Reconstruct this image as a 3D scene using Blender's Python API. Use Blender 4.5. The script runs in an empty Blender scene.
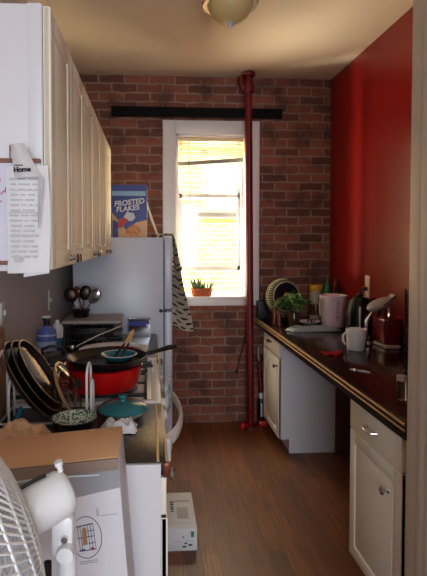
import bpy, bmesh, math, random
from mathutils import Vector, Matrix, noise
random.seed(7)
S = bpy.context.scene
COL = S.collection
PI = math.pi
sin, cos = math.sin, math.cos

# ------------------------------------------------------------------ materials
def lin(c):
    return tuple(((x/255)/12.92 if x/255 <= .04045 else ((x/255+.055)/1.055)**2.4) for x in c)

class N:
    """small node-tree helper"""
    def __init__(s, name):
        s.m = bpy.data.materials.new(name); s.m.use_nodes = True
        s.t = s.m.node_tree; s.b = s.t.nodes['Principled BSDF']
    def n(s, typ, **kw):
        x = s.t.nodes.new(typ)
        for k, v in kw.items():
            if hasattr(x, k): setattr(x, k, v)
            else: x.inputs[k].default_value = v
        return x
    def l(s, a, b): s.t.links.new(a, b)
    def math(s, op, a, b=None, c=None):
        x = s.t.nodes.new('ShaderNodeMath'); x.operation = op
        for i, v in enumerate((a, b, c)):
            if v is None: continue
            if isinstance(v, (int, float)): x.inputs[i].default_value = v
            else: s.l(v, x.inputs[i])
        return x.outputs[0]
    def mix(s, f, a, b):
        x = s.t.nodes.new('ShaderNodeMix'); x.data_type = 'RGBA'
        for k, v in ((0, f), (6, a), (7, b)):
            if isinstance(v, (int, float)): x.inputs[k].default_value = v
            elif isinstance(v, tuple): x.inputs[k].default_value = (*v, 1) if len(v) == 3 else v
            else: s.l(v, x.inputs[k])
        return x.outputs[2]
    def bump(s, h, strength=.3, dist=.01):
        x = s.n('ShaderNodeBump'); x.inputs['Strength'].default_value = strength; x.inputs['Distance'].default_value = dist
        s.l(h, x.inputs['Height']); s.l(x.outputs[0], s.b.inputs['Normal'])

def mat(name, col, rough=.5, metal=0, var=.08, scale=12, bump=0, spec=.5, coat=0, trans=0, ior=1.45, alpha=1, stretch=(1, 1, 1)):
    k = N(name); c = lin(col); b = k.b
    tc = k.n('ShaderNodeTexCoord'); mp = k.n('ShaderNodeMapping'); mp.inputs['Scale'].default_value = stretch
    k.l(tc.outputs['Object'], mp.inputs[0])
    nz = k.n('ShaderNodeTexNoise'); nz.inputs['Scale'].default_value = scale; nz.inputs['Detail'].default_value = 4
    k.l(mp.outputs[0], nz.inputs['Vector'])
    out = k.mix(nz.outputs[0], tuple(x*(1-var) for x in c), tuple(min(1, x*(1+var)) for x in c))
    k.l(out, b.inputs['Base Color'])
    b.inputs['Roughness'].default_value = rough; b.inputs['Metallic'].default_value = metal
    b.inputs['Specular IOR Level'].default_value = spec; b.inputs['Coat Weight'].default_value = coat
    b.inputs['Transmission Weight'].default_value = trans; b.inputs['IOR'].default_value = ior; b.inputs['Alpha'].default_value = alpha
    if bump: k.bump(nz.outputs[0], bump, .004)
    return k.m

def brick_mat(name, c1, c2, mortar, dark, rough=.9, bw=.215, bh=.0745):
    k = N(name); tc = k.n('ShaderNodeTexCoord'); sx = k.n('ShaderNodeSeparateXYZ'); cb = k.n('ShaderNodeCombineXYZ')
    k.l(tc.outputs['Object'], sx.inputs[0])
    wob = k.n('ShaderNodeTexNoise'); wob.inputs['Scale'].default_value = 9; wob.inputs['Detail'].default_value = 5; k.l(tc.outputs['Object'], wob.inputs['Vector'])
    w = k.math('MULTIPLY', k.math('SUBTRACT', wob.outputs[0], .5), .034)
    k.l(k.math('ADD', sx.outputs[0], w), cb.inputs[0]); k.l(k.math('ADD', sx.outputs[2], w), cb.inputs[1])
    br = k.n('ShaderNodeTexBrick'); br.offset = .5
    for n_, v in (('Scale', 1), ('Brick Width', bw), ('Row Height', bh), ('Mortar Size', .0085), ('Mortar Smooth', .35), ('Bias', -.1)):
        br.inputs[n_].default_value = v
    br.inputs['Color1'].default_value = (*lin(c1), 1); br.inputs['Color2'].default_value = (*lin(c2), 1); br.inputs['Mortar'].default_value = (*lin(mortar), 1)
    k.l(cb.outputs[0], br.inputs['Vector'])
    nz = k.n('ShaderNodeTexNoise'); nz.inputs['Scale'].default_value = 5; nz.inputs['Detail'].default_value = 6; k.l(cb.outputs[0], nz.inputs['Vector'])
    f = k.n('ShaderNodeMapRange'); k.l(nz.outputs[0], f.inputs[0]); f.inputs[1].default_value = .48; f.inputs[2].default_value = .7; f.inputs[4].default_value = .75
    nz2 = k.n('ShaderNodeTexNoise'); nz2.inputs['Scale'].default_value = 40; nz2.inputs['Detail'].default_value = 5; k.l(tc.outputs['Object'], nz2.inputs['Vector'])
    c = k.mix(f.outputs[0], br.outputs[0], lin(dark))
    f2 = k.n('ShaderNodeMapRange'); k.l(nz2.outputs[0], f2.inputs[0]); f2.inputs[1].default_value = .55; f2.inputs[2].default_value = .8; f2.inputs[4].default_value = .4
    c = k.mix(f2.outputs[0], c, lin(mortar))
    k.l(c, k.b.inputs['Base Color']); k.b.inputs['Roughness'].default_value = rough
    k.bump(k.math('ADD', k.math('MULTIPLY', br.outputs[1], -1.0), k.math('MULTIPLY', nz2.outputs[0], .5)), .6, .012)
    return k.m

def plank_mat():
    k = N('laminate_floor'); tc = k.n('ShaderNodeTexCoord'); sx = k.n('ShaderNodeSeparateXYZ'); cb = k.n('ShaderNodeCombineXYZ')
    k.l(tc.outputs['Object'], sx.inputs[0]); k.l(sx.outputs[1], cb.inputs[0]); k.l(sx.outputs[0], cb.inputs[1])
    br = k.n('ShaderNodeTexBrick'); br.offset = .37
    for n_, v in (('Scale', 1), ('Brick Width', 1.2), ('Row Height', .085), ('Mortar Size', .0012), ('Mortar Smooth', .1), ('Bias', 0)):
        br.inputs[n_].default_value = v
    br.inputs['Color1'].default_value = (*lin((140, 82, 42)), 1); br.inputs['Color2'].default_value = (*lin((100, 56, 28)), 1); br.inputs['Mortar'].default_value = (*lin((60, 38, 22)), 1)
    k.l(cb.outputs[0], br.inputs['Vector'])
    mp = k.n('ShaderNodeMapping'); mp.inputs['Scale'].default_value = (38, 1.6, 1); k.l(tc.outputs['Object'], mp.inputs[0])
    nz = k.n('ShaderNodeTexNoise'); nz.inputs['Scale'].default_value = 2.5; nz.inputs['Detail'].default_value = 6; k.l(mp.outputs[0], nz.inputs['Vector'])
    f = k.n('ShaderNodeMapRange'); k.l(nz.outputs[0], f.inputs[0]); f.inputs[1].default_value = .4; f.inputs[2].default_value = .7; f.inputs[4].default_value = .75
    k.l(k.mix(f.outputs[0], br.outputs[0], lin((66, 36, 18))), k.b.inputs['Base Color'])
    k.b.inputs['Roughness'].default_value = .42; k.bump(br.outputs[1], .1, .002)
    return k.m

def granite_mat(name, base, speck, light, rough, sc=160):
    k = N(name); tc = k.n('ShaderNodeTexCoord')
    v = k.n('ShaderNodeTexVoronoi'); v.inputs['Scale'].default_value = sc; k.l(tc.outputs['Object'], v.inputs['Vector'])
    n2 = k.n('ShaderNodeTexNoise'); n2.inputs['Scale'].default_value = 60; n2.inputs['Detail'].default_value = 5; k.l(tc.outputs['Object'], n2.inputs['Vector'])
    f = k.n('ShaderNodeMapRange'); k.l(n2.outputs[0], f.inputs[0]); f.inputs[1].default_value = .5; f.inputs[2].default_value = .68
    c = k.mix(f.outputs[0], lin(base), lin(speck))
    sp = k.n('ShaderNodeSeparateColor'); k.l(v.outputs['Color'], sp.inputs[0])
    c = k.mix(k.math('GREATER_THAN', sp.outputs[0], .93), c, lin(light))
    k.l(c, k.b.inputs['Base Color']); k.b.inputs['Roughness'].default_value = rough
    return k.m

def motif_mat():
    """beige cloth printed with rows of small dark animals"""
    k = N('printed_towel'); tc = k.n('ShaderNodeTexCoord')
    uv = k.n('ShaderNodeUVMap'); sx = k.n('ShaderNodeSeparateXYZ'); k.l(uv.outputs[0], sx.inputs[0])
    row = k.math('FLOOR', k.math('DIVIDE', sx.outputs[1], .036))
    off = k.math('MULTIPLY', k.math('MODULO', row, 2), .024)
    u = k.math('SUBTRACT', k.math('FRACT', k.math('DIVIDE', k.math('ADD', sx.outputs[0], off), .048)), .5)
    v = k.math('SUBTRACT', k.math('FRACT', k.math('DIVIDE', sx.outputs[1], .036)), .5)
    nz = k.n('ShaderNodeTexNoise'); nz.inputs['Scale'].default_value = 90; k.l(uv.outputs[0], nz.inputs['Vector'])
    d = k.math('ADD', k.math('POWER', k.math('DIVIDE', u, .36), 2), k.math('POWER', k.math('DIVIDE', v, .24), 2))
    d = k.math('ADD', d, k.math('MULTIPLY', k.math('SUBTRACT', nz.outputs[0], .5), 1.6))
    k.l(k.mix(k.math('LESS_THAN', d, .85), lin((205, 192, 168)), lin((34, 32, 36))), k.b.inputs['Base Color'])
    k.b.inputs['Roughness'].default_value = .95
    return k.m

def pane_mat(name, tint=(1, 1, 1), f=.06):
    k = N(name); t = k.t; out = [x for x in t.nodes if x.type == 'OUTPUT_MATERIAL'][0]
    tr = k.n('ShaderNodeBsdfTransparent'); tr.inputs[0].default_value = (*tint, 1)
    gl = k.n('ShaderNodeBsdfGlossy'); gl.inputs['Roughness'].default_value = .03
    mx = k.n('ShaderNodeMixShader'); mx.inputs[0].default_value = f
    k.l(tr.outputs[0], mx.inputs[1]); k.l(gl.outputs[0], mx.inputs[2]); k.l(mx.outputs[0], out.inputs[0])
    return k.m

def speckle_bowl_mat():
    k = N('speckled_glaze'); tc = k.n('ShaderNodeTexCoord')
    v = k.n('ShaderNodeTexVoronoi'); v.inputs['Scale'].default_value = 240; k.l(tc.outputs['Object'], v.inputs['Vector'])
    sp = k.n('ShaderNodeSeparateColor'); k.l(v.outputs['Color'], sp.inputs[0])
    c = k.mix(k.math('GREATER_THAN', sp.outputs[0], .5), lin((196, 206, 192)), lin((74, 104, 86)))
    k.l(c, k.b.inputs['Base Color']); k.b.inputs['Roughness'].default_value = .2
    return k.m

M = dict(
 brick=brick_mat('red_brick', (146, 86, 66), (92, 54, 46), (144, 122, 108), (58, 41, 37)),
 neighbour=brick_mat('pale_brick', (224, 186, 116), (204, 164, 98), (236, 220, 180), (196, 158, 100)),
 floor=plank_mat(),
 ceiling=mat('ceiling_paint', (214, 196, 172), .9, var=.03, scale=4, bump=.05),
 grey=mat('grey_wall_paint', (212, 206, 202), .75, var=.03, scale=4),
 red=mat('red_gloss_paint', (126, 13, 8), .3, var=.06, scale=3, bump=.04),
 cream=mat('cream_trim_paint', (206, 196, 186), .45, var=.03),
 white=mat('white_paint', (226, 224, 224), .35, var=.02),
 cab=mat('white_cabinet_lacquer', (232, 226, 212), .5, var=.02, scale=5),
 panel=mat('pale_side_panel', (216, 216, 222), .4, var=.02, scale=5),
 brownframe=mat('brown_wood_edge', (128, 84, 68), .6, var=.15, stretch=(1, 1, 8)),
 darkwood=mat('dark_brown_board', (100, 74, 58), .6, var=.2, stretch=(10, 10, 1)),
 board=mat('cutting_board_wood', (150, 104, 76), .6, var=.2, scale=9, stretch=(1, 1, 10)),
 spoonwood=mat('pale_spoon_wood', (196, 158, 102), .55, var=.15),
 fridge=mat('fridge_enamel', (206, 210, 222), .3, var=.02, scale=5),
 enamel=mat('white_stove_enamel', (228, 226, 222), .25, var=.02),
 black=mat('black_plastic', (14, 13, 14), .32, var=.1),
 iron=mat('black_grate_iron', (22, 22, 23), .55, var=.2),
 pan=mat('black_nonstick', (24, 23, 24), .3, var=.2),
 pansheen=mat('brown_sheen_nonstick', (70, 52, 38), .2, metal=.6, var=.25),  # brown tint paints the golden reflection inside the top skillet
 chrome=mat('chrome', (205, 205, 208), .15, metal=1, var=.04),
 steel=mat('brushed_steel', (150, 150, 152), .3, metal=1, var=.1),
 bronze=mat('dark_bronze', (70, 58, 50), .35, metal=1, var=.1),
 gold=mat('gold_edge_strip', (178, 142, 98), .35, metal=.35, var=.08),
 goldlight=mat('light_gold_edge_strip', (214, 184, 134), .4, metal=.2, var=.06), panrim=mat('tarnished_pan_rim', (120, 98, 78), .35, metal=.6, var=.2), railblack=mat('matt_black', (12, 11, 12), .8, spec=.2), bladeshade=mat('shade_black_fan_blade', (30, 31, 36), .4),
 redpot=mat('red_enamel', (176, 14, 16), .22, var=.06),
 redplastic=mat('red_plastic', (170, 18, 16), .35, var=.06),
 redpipe=mat('red_pipe_paint', (98, 10, 16), .4, var=.1),
 teal=mat('teal_glaze', (34, 112, 122), .2, var=.06),
 blue=mat('blue_plastic', (40, 96, 130), .35, var=.05),
 soap=mat('blue_soap', (92, 106, 176), .2, var=.06),
 soaplabel=mat('pale_blue_label', (170, 178, 214), .4, var=.05),
 wire=mat('white_coated_wire', (232, 230, 230), .35, var=.02),
 kraft=mat('kraft_cardboard', (222, 176, 136), .85, var=.06, scale=20),
 paperbag=mat('brown_kraft_paper', (222, 186, 148), .85, var=.1, scale=25),
 carton=mat('white_carton', (206, 206, 214), .55, var=.02),
 tape=mat('grey_parcel_tape', (150, 153, 160), .25, var=.12, scale=8),
 lip=mat('shaded_carton_edge', (140, 122, 112), .8, var=.08),  # grey-brown colour holds the shade on the carton's front lip
 paper=mat('white_paper', (224, 225, 228), .8, var=.03),
 paper2=mat('grey_white_paper', (204, 203, 206), .8, var=.03),
 printgrey=mat('grey_print', (190, 190, 194), .8, var=.12, scale=60),
 ink=mat('black_ink', (26, 26, 30), .7, var=.05),
 bluegrey_ink=mat('slate_ink', (78, 80, 112), .7, var=.05),
 pinkink=mat('magenta_marker', (196, 70, 140), .6, var=.05),
 wb=mat('whiteboard', (214, 214, 228), .25, var=.02),
 cerealblue=mat('cereal_blue', (16, 34, 128), .4, var=.12, scale=18),
 cerealpale=mat('cereal_pale_blue', (140, 178, 208), .4, var=.06),
 cerealtan=mat('cereal_tan', (214, 168, 126), .5, var=.1, scale=25),
 flake=mat('cereal_flakes', (206, 120, 54), .6, var=.3, scale=60),
 cerealred=mat('cereal_red', (190, 44, 36), .45, var=.08),
 fanwhite=mat('white_fan_plastic', (226, 229, 232), .3, var=.015),
 mug=mat('white_ceramic', (232, 230, 232), .18, var=.015),
 counter=granite_mat('dark_red_brown_counter', (36, 18, 18), (46, 24, 22), (58, 34, 30), .16, 220),
 granite=granite_mat('black_speckled_laminate', (30, 26, 26), (54, 46, 44), (96, 84, 78), .3, 190),
 towel=motif_mat(),
 bowl=speckle_bowl_mat(),
 glass=pane_mat('window_glass', (.97, .98, .97), .05),
 jarglass=mat('clear_glass', (236, 240, 238), .05, trans=1, var=0, ior=1.3),
 lidglass=pane_mat('lid_glass', (.62, .56, .5), .3),
 clearplastic=pane_mat('clear_plastic', (.86, .86, .9), .16),
 amber=mat('amber_lamp_glass', (206, 184, 128), .3, var=.06),
 pewter=mat('pewter', (160, 150, 148), .35, metal=.8, var=.06),
 terracotta=mat('terracotta', (182, 96, 58), .8, var=.1),
 leaf=mat('green_leaf', (58, 98, 40), .45, var=.35, scale=30),
 leafpale=mat('pale_green_leaf', (150, 176, 110), .45, var=.2, scale=30),
 succ=mat('succulent_green', (78, 104, 66), .5, var=.25),
 soil=mat('potting_soil', (44, 32, 26), .95, var=.2),
 pink=mat('pink_plastic', (240, 214, 222), .35, var=.14, scale=14, stretch=(3, 3, .5)),
 pinkmark=mat('rose_print', (150, 72, 96), .5, var=.1),
 yellow=mat('yellow_lid', (206, 152, 36), .4, var=.06),
 green=mat('green_bottle_plastic', (26, 120, 62), .3, var=.1),
 amberjar=mat('brown_glass', (72, 46, 30), .12, var=.1),
 copper=mat('copper_brown', (112, 62, 44), .3, metal=.5, var=.2),
 greybag=mat('grey_plastic_bag', (158, 166, 168), .3, var=.12, scale=14, bump=.4),
 darkred=mat('dark_red_enamel', (112, 14, 20), .2, var=.06),
 palelid=mat('pale_smoky_plastic', (190, 186, 194), .2, var=.05),
 cagecream=mat('cream_fan_cage', (196, 190, 140), .4, var=.05),
 fandark=mat('dark_fan_blade', (26, 24, 40), .35, var=.2),
 berries=mat('dark_red_fruit', (96, 40, 46), .45, var=.4, scale=60),
 labelblue=mat('deep_blue_label', (40, 46, 150), .45, var=.1),
 jar_label=mat('pale_jar_label', (170, 160, 150), .5, var=.12, scale=30),
 foil=mat('crinkled_pale_plastic', (200, 214, 222), .2, var=.15, scale=40, bump=.6),
 blindc=mat('ivory_blind_slat', (226, 208, 168), .5, var=.04),
 blindrail=mat('grey_blind_rail', (150, 146, 132), .5, var=.05),
 plaster=mat('adjoining_room_paint', (206, 198, 190), .9, var=.02),
 greenprint=mat('green_print', (60, 130, 90), .6, var=.1),
 switchplate=mat('pale_switch_plate', (206, 204, 198), .4, var=.02),
 outletp=mat('almond_outlet_plate', (214, 202, 180), .4, var=.02),
)

# ------------------------------------------------------------------ mesh helpers
class MB:
    def __init__(s): s.bm = bmesh.new()
    def _merge(s, t, mi=0):
        for f in t.faces: f.material_index = mi
        me = bpy.data.meshes.new('tmp'); t.to_mesh(me); t.free(); s.bm.from_mesh(me); bpy.data.meshes.remove(me)
    def box(s, x0, x1, y0, y1, z0, z1, bev=0, seg=2, mi=0, mtx=None):
        t = bmesh.new(); bmesh.ops.create_cube(t, size=1)
        for v in t.verts: v.co = Vector(((x0+x1)/2+v.co.x*(x1-x0), (y0+y1)/2+v.co.y*(y1-y0), (z0+z1)/2+v.co.z*(z1-z0)))
        if bev: bmesh.ops.bevel(t, geom=t.edges[:], offset=bev, segments=seg, profile=.5, affect='EDGES')
        if mtx: t.transform(mtx)
        s._merge(t, mi); return s
    def cyl(s, p0, p1, r0, r1=None, n=20, mi=0, caps=True):
        return s.tube([p0, p1], [r0, r0 if r1 is None else r1], n, mi=mi, caps=caps)
    def tube(s, pts, r, n=8, closed=False, mi=0, caps=True, flat=None):
        pts = [Vector(p) for p in pts]; t = bmesh.new(); rings = []; prev = None
        R = r if isinstance(r, (list, tuple)) else [r]*len(pts)
        for i, p in enumerate(pts):
            a = pts[i-1] if (i or closed) else p; b = pts[(i+1) % len(pts)] if (i < len(pts)-1 or closed) else p
            d = (b-a).normalized()
            if prev is None:
                u = d.orthogonal().normalized()
                if flat: u = (Vector(flat)-d*d.dot(Vector(flat))).normalized()
            else:
                u = prev-d*prev.dot(d); u = u.normalized() if u.length > 1e-6 else d.orthogonal().normalized()
            prev = u; w = d.cross(u)
            k = 1 if not flat else .35
            rings.append([t.verts.new(p+(u*cos(2*PI*j/n)+w*sin(2*PI*j/n)*k)*R[i]) for j in range(n)])
        m = len(rings)
        for i in range(m if closed else m-1):
            A, B = rings[i], rings[(i+1) % m]
            for j in range(n): t.faces.new((A[j], A[(j+1) % n], B[(j+1) % n], B[j]))
        if caps and not closed: t.faces.new(rings[0][::-1]); t.faces.new(rings[-1])
        bmesh.ops.recalc_face_normals(t, faces=t.faces[:]); s._merge(t, mi); return s
    def lathe(s, prof, n=32, mtx=None, mi=0, sx=1, sy=1):
        t = bmesh.new(); rings = []
        for r, z in prof:
            if r < 1e-6: rings.append([t.verts.new((0, 0, z))])
            else: rings.append([t.verts.new((r*sx*cos(2*PI*j/n), r*sy*sin(2*PI*j/n), z)) for j in range(n)])
        for A, B in zip(rings, rings[1:]):
            for j in range(n):
                q = [A[j % len(A)], A[(j+1) % len(A)], B[(j+1) % len(B)], B[j % len(B)]]
                q = [v for i, v in enumerate(q) if v not in q[:i]]
                if len(q) > 2:
                    try: t.faces.new(q)
                    except ValueError: pass
        bmesh.ops.recalc_face_normals(t, faces=t.faces[:])
        if mtx: t.transform(mtx)
        s._merge(t, mi); return s
    def prism(s, poly, axis, a0, a1, mi=0, mtx=None):
        t = bmesh.new()
        def P(p, a): return {'x': (a, p[0], p[1]), 'y': (p[0], a, p[1]), 'z': (p[0], p[1], a)}[axis]
        A = [t.verts.new(P(p, a0)) for p in poly]; B = [t.verts.new(P(p, a1)) for p in poly]
        t.faces.new(A); t.faces.new(B[::-1])
        for i in range(len(poly)): t.faces.new((A[i], A[(i+1) % len(A)], B[(i+1) % len(A)], B[i]))
        bmesh.ops.recalc_face_normals(t, faces=t.faces[:])
        if mtx: t.transform(mtx)
        s._merge(t, mi); return s
    def ball(s, c, r, n=16, mi=0, sc=(1, 1, 1), mtx=None):
        t = bmesh.new(); bmesh.ops.create_uvsphere(t, u_segments=n, v_segments=max(6, n//2), radius=r)
        for v in t.verts: v.co = Vector((v.co.x*sc[0], v.co.y*sc[1], v.co.z*sc[2]))
        if mtx: t.transform(mtx)
        for v in t.verts: v.co += Vector(c)
        s._merge(t, mi); return s
    def sheet(s, fn, nu, nv, th=.002, mi=0, uv=None):
        """a cloth or paper sheet: fn(u,v)->point, given real thickness along its normal"""
        t = bmesh.new(); g = [[Vector(fn(i/nu, j/nv)) for j in range(nv+1)] for i in range(nu+1)]
        T, Bt = [], []
        for i in range(nu+1):
            a, b = [], []
            for j in range(nv+1):
                du = g[min(i+1, nu)][j]-g[max(i-1, 0)][j]; dv = g[i][min(j+1, nv)]-g[i][max(j-1, 0)]
                nn = du.cross(dv); nn = nn.normalized() if nn.length > 1e-12 else Vector((0, 0, 1))
                a.append(t.verts.new(g[i][j]+nn*th/2)); b.append(t.verts.new(g[i][j]-nn*th/2))
            T.append(a); Bt.append(b)
        L = t.loops.layers.uv.new('UVMap')
        def put(f, ids):
            if uv:
                for lp, (i, j) in zip(f.loops, ids): lp[L].uv = uv(i/nu, j/nv)
        for i in range(nu):
            for j in range(nv):
                ids = [(i, j), (i+1, j), (i+1, j+1), (i, j+1)]
                put(t.faces.new([T[a][b] for a, b in ids]), ids)
                put(t.faces.new([Bt[a][b] for a, b in ids[::-1]]), ids[::-1])
        ring = [(i, 0) for i in range(nu+1)]+[(nu, j) for j in range(1, nv+1)]+[(i, nv) for i in range(nu-1, -1, -1)]+[(0, j) for j in range(nv-1, 0, -1)]
        for (a, b), (c, d) in zip(ring, ring[1:]+ring[:1]):
            ids = [(a, b), (c, d), (c, d), (a, b)]
            put(t.faces.new((T[a][b], T[c][d], Bt[c][d], Bt[a][b])), ids)
        bmesh.ops.recalc_face_normals(t, faces=t.faces[:]); s._merge(t, mi); return s
    def build(s, name, m, parent=None, angle=40, mtx=None):
        me = bpy.data.meshes.new(name)
        if mtx: s.bm.transform(mtx)
        s.bm.to_mesh(me); s.bm.free()
        for k in (m if isinstance(m, (list, tuple)) else [m]): me.materials.append(M[k] if isinstance(k, str) else k)
        for p in me.polygons: p.use_smooth = True
        me.set_sharp_from_angle(angle=math.radians(angle))
        o = bpy.data.objects.new(name, me); COL.objects.link(o)
        if parent: o.parent = parent
        return o

def tag(o, label, cat, group=None):
    o['label'] = label; o['category'] = cat
    if group: o['group'] = group
    return o
def thing(name, label, cat, loc=(0, 0, 0), rot=(0, 0, 0), group=None, scale=None):
    o = bpy.data.objects.new(name, None); COL.objects.link(o); o.location = loc; o.rotation_euler = rot
    o.empty_display_size = .05
    if scale: o.scale = scale
    return tag(o, label, cat, group)
def struct(name, mb, m, parent=None):
    o = mb.build(name, m, parent)
    if not parent: o['kind'] = 'structure'
    return o
def lab(o, t): o['label'] = t; return o
def copy_tree(o, parent=None):
    c = o.copy(); COL.objects.link(c)
    if parent: c.parent = parent
    for ch in list(o.children): copy_tree(ch, c)
    return c
def arc(c, r, a0, a1, n, plane='xz'):
    out = []
    for i in range(n+1):
        a = a0+(a1-a0)*i/n; p, q = r*cos(a), r*sin(a)
        out.append({'xz': (c[0]+p, c[1], c[2]+q), 'xy': (c[0]+p, c[1]+q, c[2]), 'yz': (c[0], c[1]+p, c[2]+q)}[plane])
    return out
def text(s, size, name, m, parent, mtx, ext=.0004, bold=0, shear=0):
    cu = bpy.data.curves.new('t', 'FONT'); cu.body = s; cu.size = size; cu.extrude = ext; cu.offset = bold; cu.shear = shear; cu.align_x = 'CENTER'
    o = bpy.data.objects.new('t', cu); COL.objects.link(o)
    bpy.context.view_layer.update()
    me = bpy.data.meshes.new_from_object(o.evaluated_get(bpy.context.evaluated_depsgraph_get()))
    bpy.data.objects.remove(o); bpy.data.curves.remove(cu); me.materials.clear(); me.materials.append(M[m])
    me.transform(mtx); me.name = name
    r = bpy.data.objects.new(name, me); COL.objects.link(r); r.parent = parent; return r
FRONT = Matrix.Rotation(PI/2, 4, 'X')            # lettering that faces the -y side
def T(x, y, z): return Matrix.Translation((x, y, z))
def AX(d, p=(0, 0, 0)):                            # matrix whose z axis points along d, moved to p
    return T(*p) @ Vector(d).normalized().to_track_quat('Z', 'Y').to_matrix().to_4x4()

Z = .914          # counter height
E = .0006         # resting clearance
XL, XR, YB, CEIL = -.65, 1.57, 4.2, 2.975

# ------------------------------------------------------------------ setting
struct('floor', MB().box(-2.2, 2.8, -2.4, 4.45, -.1, 0), 'floor')
struct('ceiling', MB().box(-2.2, 2.8, -2.4, 4.45, CEIL, CEIL+.12), 'ceiling')
WX0, WX1, WZ0, WZ1 = .222, .838, 1.07, 2.488
b = MB()
b.box(XL-.15, WX0, YB, YB+.25, 0, CEIL); b.box(WX1, XR+.15, YB, YB+.25, 0, CEIL)
b.box(WX0, WX1, YB, YB+.25, 0, WZ0); b.box(WX0, WX1, YB, YB+.25, WZ1, CEIL)
struct('wall_back', b, 'brick')
struct('wall_left', MB().box(XL-.12, XL, 1.0, YB, 0, CEIL), 'grey')
struct('wall_right', MB().box(XR, XR+.12, 1.64, YB, 0, CEIL), 'red')
struct('wall_front', MB().box(.93, 2.7, 1.50, 1.64, 0, CEIL), 'plaster')
b = MB(); b.box(-2.2, 2.8, -2.4, -2.28, 0, .7); b.box(-2.2, 2.8, -2.4, -2.28, 2.4, CEIL); b.box(-2.2, -.7, -2.4, -2.28, .7, 2.4); b.box(1.1, 2.8, -2.4, -2.28, .7, 2.4)
struct('wall_rear', b, 'plaster')
struct('wall_outer_left', MB().box(-2.3, -2.2, -2.4, 1.0, 0, CEIL), 'plaster')
struct('wall_outer_right', MB().box(2.7, 2.8, -2.4, 1.64, 0, CEIL), 'plaster')
struct('wall_near_left', MB().box(-2.2, XL-.12, 1.0, 1.12, 0, CEIL), 'plaster')
# painted door casing on the right
b = MB(); b.box(.894, .93, 1.50, 1.64, 0, 2.97, .003); b.box(.886, .894, 1.50, 1.558, 0, 2.97, .002)
b.box(.880, 1.02, 1.472, 1.50, 0, 2.97, .004); b.box(.90, 1.00, 1.462, 1.473, 0, 2.97, .004); b.box(.94, .965, 1.455, 1.463, 0, 2.97, .003)
struct('trim_1', b, 'cream')

# window
w = MB()
w.box(.108, WX0, YB-.028, YB, 1.02, 2.60, .003); w.box(WX1, .938, YB-.028, YB, 1.02, 2.60, .003)
w.box(WX0, WX1, YB-.027, YB, WZ1, 2.60, .003); w.box(WX0, WX1, YB-.022, YB, 1.02, WZ0, .002)
w.box(.115, WX0-.008, YB-.034, YB-.027, 1.03, 2.585, .003); w.box(WX1+.008, .93, YB-.034, YB-.027, 1.03, 2.585, .003)
win = struct('window_1', w, 'white')
w = MB(); w.box(WX0, WX0+.018, YB, YB+.25, WZ0, WZ1); w.box(WX1-.018, WX1, YB, YB+.25, WZ0, WZ1); w.box(WX0, WX1, YB, YB+.25, WZ1-.018, WZ1)
w.box(WX0+.018, WX0+.034, YB+.10, YB+.125, WZ0, WZ1); w.box(WX1-.034, WX1-.018, YB+.10, YB+.125, WZ0, WZ1)
w.build('window_jamb', 'white', win)
MB().box(WX0, WX1, YB-.035, YB+.25, WZ0, 1.10, .004).build('window_sill', 'white', win)
def sash(y, z0, z1, botw=.045):
    x0, x1 = WX0+.02, WX1-.02
    f = MB(); f.box(x0, x0+.04, y, y+.03, z0, z1); f.box(x1-.04, x1, y, y+.03, z0, z1); f.box(x0, x1, y, y+.03, z0, z0+botw); f.box(x0, x1, y, y+.03, z1-.035, z1)
    o = f.build('window_sash', 'white', win)
    MB().box(x0+.035, x1-.035, y+.012, y+.016, z0+.03, z1-.03).build('window_glass', 'glass', o)
sash(YB+.17, 1.79, 2.465)
sash(YB+.135, 1.315, 1.995, .04)

# blind drawn up in the top of the window
t = thing('window_blind', 'ivory slatted blind pulled up in the top of the window, bottom rail askew', 'blind', (0, 0, 0))
MB().box(.245, .815, YB+.055, YB+.095, 2.445, 2.469, .004).build('head_rail', 'blindc', t)
b = MB()
for i in range(9):
    f = i/8; zl = 2.425-f*.165; zr = 2.425-f*.115
    sl = math.atan2(zr-zl, .55)
    b.box(-.28, .28, -.016, .016, -.001, .001, mtx=T(.53, YB+.075, (zl+zr)/2) @ Matrix.Rotation(-sl, 4, 'Y') @ Matrix.Rotation(.5, 4, 'X'))
b.build('slats', 'blindc', t)
MB().box(-.285, .285, -.016, .016, -.018, .018, .003, mtx=T(.53, YB+.075, 2.265) @ Matrix.Rotation(-.07, 4, 'Y')).build('bottom_rail', 'blindrail', t)
MB().tube([(.335, YB+.05, 2.45), (.337, YB+.05, 2.2), (.345, YB+.05, 1.98)], .0025, 6).ball((.345, YB+.05, 1.97), .007, 8).build('pull_cord', 'bronze', t)

# neighbouring house across the yard
t = thing('neighbour_house', 'sunlit pale brick house seen through the kitchen window', 'house', (.9, 7.6, 0))
MB().box(-5, 5, 0, .3, -3, 7).build('wall', 'neighbour', t)
def nwin(x0, x1, z0, z1):
    f = MB(); f.box(x0, x0+.07, -.06, 0, z0, z1); f.box(x1-.07, x1, -.06, 0, z0, z1); f.box(x0, x1, -.06, 0, z1-.08, z1); f.box(x0-.05, x1+.05, -.1, 0, z0-.06, z0+.04); f.box(x0, x1, -.05, 0, (z0+z1)/2-.03, (z0+z1)/2+.03)
    o = f.build('window', 'blindrail', t); MB().box(x0+.06, x1-.06, -.02, -.002, z0+.03, z1-.06).build('pane', 'fridge', o)
nwin(-.1, .75, 2.05, 3.0)
nwin(-2.4, -1.5, 2.05, 3.0)

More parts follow.
